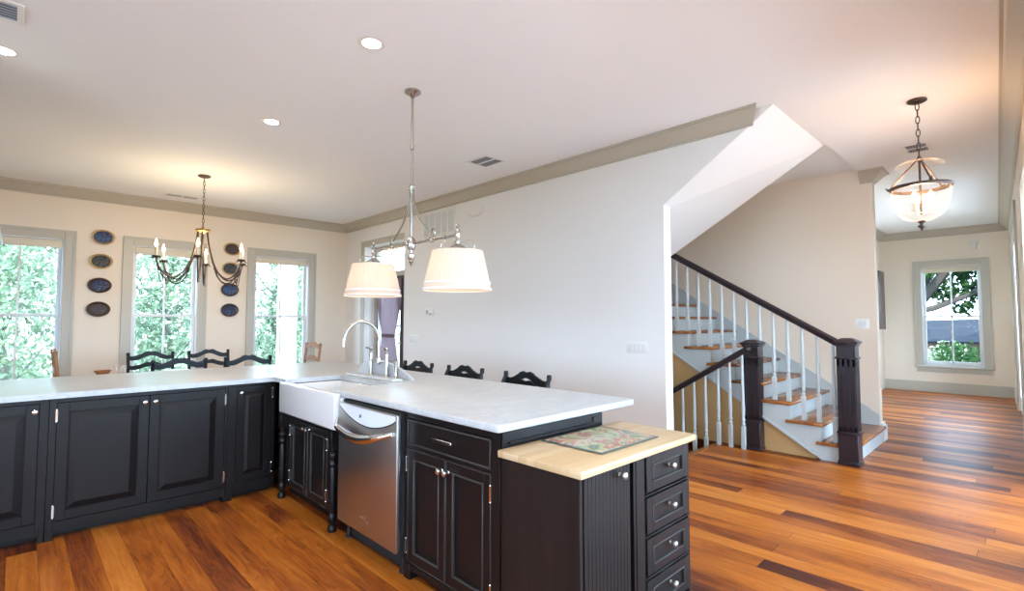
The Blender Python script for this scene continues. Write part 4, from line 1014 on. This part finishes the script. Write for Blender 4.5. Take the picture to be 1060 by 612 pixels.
# ================================================================== DINING FURNITURE
def crest_pts(w, z0, hump, th):
    """serpentine top rail outline in (x,z)"""
    n = 28; top = []; bot = []
    for i in range(n+1):
        u = i/n*2-1; au = abs(u)
        s_ = .5+.5*math.cos(PI*min(1, au/.80))
        top.append((u*w, z0+hump*min(.93, s_**.85)+(.007 if .12 < au < .34 else 0)+.012*max(0, (au-.82)/.18)))
        bot.append((u*w, z0-th+hump*1.0*(.5+.5*math.cos(PI*min(1, au/.72)))+.006*max(0, (au-.8)/.2)))
    return top+bot[::-1]
def chair(name, label, wood, seat_m, seat_h, back_h, group, w=.25, hump=.055):
    t = thing(name, label, 'chair', (0, 0, 0), group)
    yb = -.20
    for s in (-1, 1):
        m = MB(); x = s*(w-.02)
        m.tube([(x, yb, 0), (x, yb, seat_h), (x, yb-.02, seat_h+.25), (x, yb-.055, back_h-.045)], [.015, .019, .018, .017], 10)
        m.lathe([(.017, 0), (.02, .006), (.02, .03), (.016, .04), (0, .043)], (x, yb-.056, back_h-.05), 10); m.build('back_post', wood, t)
        m = MB(); m.tube([(s*(w-.01), .19, 0), (s*(w-.01), .19, seat_h-.02)], [.014, .019], 10); m.build('leg', wood, t)
    m = MB(); m.box(-w-.005, w+.005, -.205, .215, seat_h-.035, seat_h, .014, 3); m.build('seat', seat_m, t)
    pts = crest_pts(w-.018, back_h-hump, hump, .052)
    m = MB(); m.prism([(x, yb-.064, z) for x, z in pts], (0, .02, 0)); m.build('crest_rail', wood, t)
    for f in (.36, .68):
        z = seat_h+(back_h-seat_h)*f; yy = yb-.02-.03*f
        pts = crest_pts(w-.02, z, hump*.7, .05)
        m = MB(); m.prism([(x, yy-.010, q) for x, q in pts], (0, .018, 0)); m.build('back_slat', wood, t)
    m = MB()
    for z in (.14, .26): rod(m, (-w+.01, .19, z), (w-.01, .19, z), .009, 8); rod(m, (-w+.02, yb, z+.02), (w-.02, yb, z+.02), .009, 8)
    for s in (-1, 1): rod(m, (s*(w-.015), yb, z-.06), (s*(w-.012), .19, z-.06), .009, 8)
    m.build('stretcher', wood, t)
    return t
GA = 'black ladder-back chairs at the dining table'
bcch = chair('dining_chair', 'black ladder-back chair, back to the kitchen, in front of the middle window', 'blackpaint', 'rush', .45, .985, GA)
bcch.location = (1.21, 6.36, 0)
dup(bcch, (1.86, 6.36, 0), 0, 'black ladder-back chair, back to the kitchen, before the third window', GA)
dup(bcch, (1.215, 7.46, 0), PI, 'black chair on the window side of the table, below the middle window', GA)
dup(bcch, (1.855, 7.46, 0), PI, 'black chair on the window side of the table, below the plates', GA)
wd = chair('dining_chair', 'honey oak chair at the table end beside the first dining window', 'honey', 'rush', .46, 1.08, 'honey oak end chairs', .235, .03)
wd.location = (.535, 6.92, 0); wd.rotation_euler = (0, 0, -PI/2)
dup(wd, (2.60, 6.74, 0), PI/2, 'honey oak chair at the table end beside the third dining window', 'honey oak end chairs')
GS = 'black stools along the peninsula'
stl = chair('counter_stool', 'black stool back behind the marble peninsula, nearest the staircase', 'blackpaint', 'blackpaint', .60, .955, GS, .262, .062)
stl.location = (2.71, 2.87, 0); stl.rotation_euler = (0, 0, PI/2)
dup(stl, (2.71, 3.66, 0), PI/2, 'middle black stool back of three behind the marble peninsula', GS)
dup(stl, (2.71, 4.42, 0), PI/2, 'black stool back behind the marble upstand, nearest the curtained door', GS)
tb = thing('dining_table', 'pale pine dining table among the black chairs', 'table', (1.53, 6.9, 0))
m = MB(); m.box(.60, 2.44, 6.40, 7.42, .725, .755, .006, 2); m.build('table_top', 'table', tb)
m = MB(); m.box(.72, 2.34, 6.50, 6.52, .635, .725); m.box(.72, 2.34, 7.30, 7.32, .635, .725); m.box(.72, .74, 6.52, 7.30, .635, .725); m.box(2.32, 2.34, 6.52, 7.30, .635, .725); m.build('apron', 'table', tb)
for x in (.735, 2.325):
    for y in (6.515, 7.305):
        m = MB(); m.lathe([(.025, 0), (.03, .05), (.022, .09), (.036, .2), (.04, .45), (.03, .56), (.04, .60), (.04, .634)], (x, y, 0), 14); m.build('leg', 'table', tb)
t = tag(MB().lathe([(0, 0), (.04, 0), (.045, .006), (.075, .05), (.08, .062), (.074, .062), (.04, .016), (0, .012)], (.70, 7.22, .7555), 24).build('serving_bowl', 'honey'), 'small wooden bowl on the table end by the first window', 'bowl')
t = tag(MB().lathe([(0, 0), (.04, 0), (.045, .004), (.05, .115), (.046, .115), (.04, .008), (0, .008)], (.86, 7.20, .7555), 20).build('drinking_glass', 'tumbler'), 'clear tumbler beside the wooden bowl', 'glass')
plm = M['plateware'] = mat('cream stoneware', (.78, .78, .74), .3)
def table_plate(x, y, label):
    tag(MB().lathe([(0, 0), (.07, 0), (.10, .008), (.13, .016), (.13, .02), (.095, .013), (0, .008)], (x, y, .7555), 28).build('dinner_plate', 'plateware'), label, 'plate', 'plates on the dining table')
table_plate(.80, 6.82, 'pale plate on the table end before the honey oak chair')
table_plate(1.40, 7.22, 'pale plate on the table between the window side chairs')
M['placemat'] = mat('dark indigo cloth', (.05, .05, .08), .8)
tag(MB().box(1.02, 1.30, 6.66, 6.86, .7555, .7595).build('place_mat', 'placemat'), 'dark place mat on the table behind the first black chair back', 'place mat')

# range hood at the edge of the frame
hd = thing('range_hood', 'pale steel flared hood edge cut off by the photo edge', 'hood', (-.6, 4.6, 2))
m = MB(); m.box(-1.05, -.09, 4.2, 5.0, 1.895, 1.915, .003); m.frustum(rect(-1.05, -.09, 4.2, 5.0, 1.915), rect(-.85, -.21, 4.4, 4.8, 2.5)); m.build('canopy', 'hood', hd)
m = MB(); m.box(-.80, -.32, 4.45, 4.75, 2.5, H-.001); m.build('flue', 'hood', hd)

# ================================================================== OUTSIDE
M['stone'] = mat('pale patio stone', (.56, .55, .53), .8, var=((2, 2, 2), .06))
g = MB(); g.box(-9, 12.5, -9, -.72, -.30, -.12); g.box(-9, .85, -9, -3.55, -.12, -.115)
tag(g.build('bounce_slab', 'stone'), 'unseen pale stone slab added to bounce daylight indoors', 'bounce_slab')  # unseen reflector, added so the ceiling gets neutral light from below
g = MB(); g.box(-60, 90, 9.1, 90, -1.2, -1.0); g.box(-60, 90, -60, -.9, -1.2, -1.0); g.box(13, 90, -.9, 9.1, -1.2, -1.0); g.box(4.75, 13, 5.2, 9.1, -1.2, -1.0)
tag(g.build('lawn', 'lawn'), 'leaf strewn lawn around the house beyond the windows', 'lawn')
def leaves(m, blobs, n, size, rg):
    tot = sum(b[3]**2 for b in blobs)
    for (bx, by, bz, br_) in blobs:
        for i in range(int(n*br_**2/tot)):
            v = Vector((rg.gauss(0, 1), rg.gauss(0, 1), rg.gauss(0, .8))).normalized()*br_*(rg.random()**.45)
            c = Vector((bx, by, bz))+v; c.z = max(c.z, -.88+.1*rg.random())
            a = Vector((rg.gauss(0, 1), rg.gauss(0, 1), rg.gauss(0, 1))).normalized(); b = a.orthogonal().normalized(); s_ = size*(.6+.8*rg.random())
            m.bm.faces.new([m._v(c+a*s_), m._v(c+b*s_*.5), m._v(c-a*s_), m._v(c-b*s_*.5)])
def tree(name, label, x, y, blobs, n, size, mt, seed, limbs, group=None, bark='bark'):
    rg = random.Random(seed); t = thing(name, label, 'tree', (x, y, -1.0), group)
    m = MB()
    for pts, r in limbs: m.tube([(x+a, y+b, c) for a, b, c in pts], r, 8)
    m.build('trunk', bark, t)
    m = MB(); leaves(m, [(x+a, y+b, c, r) for a, b, c, r in blobs], n, size, rg); f = m.build('foliage', mt, t, False); f['kind'] = 'stuff'
GT = 'garden trees beyond the dining windows'
def garden_tree(x, y, seed, label, sc_=.55, top=4.4, n=5200, size=.07):
    rg = random.Random(seed*3+1)
    bl = [(rg.uniform(-1, 1)*sc_, rg.uniform(-.6, .6), -.5+(top+.5)*i/15, rg.uniform(.6, .9)*(.6+.7*sc_)) for i in range(16)]
    lm = [([(0, 0, -1), (.1, 0, .4), (-.1, .1, 1.6), (.1, 0, 3.6)], [.10, .08, .06, .03])]
    for i in range(5):
        z = rg.uniform(-.2, 2.2); dx = rg.choice((-1, 1))*rg.uniform(.4, .9); lm.append(([(0, 0, z), (dx*.5, rg.uniform(-.3, .3), z+.35), (dx, rg.uniform(-.5, .5), z+.9)], [.035, .025, .012]))
    tree('garden_tree', label, x, y, bl, n, size, 'leaf', seed, lm, GT, 'palebark')
garden_tree(-.25, 14.2, 1, 'pale leafy tree just outside the first dining window')
garden_tree(2.65, 14.6, 2, 'pale leafy tree just outside the middle dining window')
garden_tree(5.35, 15.2, 3, 'pale leafy tree just outside the third dining window')
garden_tree(9.6, 13.0, 5, 'pale leafy tree outside the curtained door', 1.2)
garden_tree(-.9, 19.5, 6, 'hazy tall tree farther off beyond the first dining window', 1.5, 6.5, 5200, .11)
garden_tree(3.6, 20.2, 7, 'hazy tall tree farther off beyond the middle dining window', 1.5, 6.5, 5200, .11)
garden_tree(8.4, 21.0, 8, 'hazy tall tree farther off beyond the third dining window', 1.5, 6.5, 5200, .11)
m = MB(); m.lathe([(.18, -1), (.18, 2.6)], (3.86, 10.4, 0), 20); m.box(3.63, 4.09, 10.17, 10.63, -1, -.75, .01); m.box(3.66, 4.06, 10.2, 10.6, 2.6, 2.75, .01)
tag(m.build('porch_column', 'white'), 'round white porch column outside the third dining window', 'column')
# east garden: live oak, low shed, shrubs
oak_limbs = [([(0, 2.2, -1), (.1, 1.9, .5), (.2, 1.5, 1.5), (.0, .9, 2.3), (-.1, .3, 3.2), (0, -.6, 3.9)], [.26, .20, .15, .13, .10, .06]),
             ([(.3, 2.3, .6), (.2, 1.6, 1.55), (.1, .9, 1.72), (.1, .2, 2.05), (0, -.6, 2.5), (0, -1.4, 3.0)], [.14, .10, .085, .075, .06, .04]),
             ([(.1, 1.3, 1.9), (.3, .9, 2.8), (.2, .7, 3.8)], [.08, .06, .03])]
ob = []
rg = random.Random(5)
for i in range(24): ob.append((rg.uniform(-.5, 1.4), rg.uniform(-1.3, 2.2), rg.uniform(2.2, 4.2), rg.uniform(.35, .6)))
for a in ((.4, 1.5, 2.25, .4), (.3, .3, 1.75, .25), (.3, .1, 2.2, .35), (.5, -.4, 1.9, .35), (.2, 1.7, 1.9, .3)): ob.append(a)
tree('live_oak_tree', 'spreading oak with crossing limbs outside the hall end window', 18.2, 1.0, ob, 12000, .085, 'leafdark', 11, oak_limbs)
shd_ = thing('garden_shed', 'low brick shed with a dark sloping roof outside the hall end window', 'shed', (23, 2.5, -1))
m = MB(); m.box(22.0, 25.5, -2.0, 7.5, -1.0, .62); m.build('shed_wall', 'brick', shd_)
m = MB(); m.prism([(21.7, -2.4, .66), (21.7, 7.9, .56), (23.8, 7.9, 1.12), (23.8, -2.4, 1.5)], (0, 0, .07)); m.prism([(23.8, -2.4, 1.5), (23.8, 7.9, 1.12), (25.9, 7.9, .6), (25.9, -2.4, .7)], (0, 0, .07)); m.build('shed_roof', 'shingle', shd_, False)
def shrub(x, y, r, seed, label, mt):
    rg = random.Random(seed); t = thing('garden_shrub', label, 'shrub', (x, y, -1.0), 'shrubs outside the hall window')
    m = MB(); m.tube([(x, y, -1), (x+.03, y, -.7), (x, y+.05, -.2)], [.03, .025, .01], 6); m.build('trunk', 'bark', t)
    m = MB(); leaves(m, [(x+rg.uniform(-.3, .3)*r, y+rg.uniform(-.5, .5)*r, -.7+rg.uniform(0, 1.35), r*.42) for i in range(9)], 1100, .06, rg); f = m.build('foliage', mt, t, False); f['kind'] = 'stuff'
shrub(17.4, 1.80, .8, 21, 'light leafy shrub low in the hall end window, beside the glazing edge', 'leaf')
shrub(16.4, 1.25, .7, 22, 'green shrub low in the middle of the hall end window', 'leafdark')
shrub(15.3, .62, 1.0, 23, 'taller dark shrub in the lower corner of the hall end window', 'leafdark')
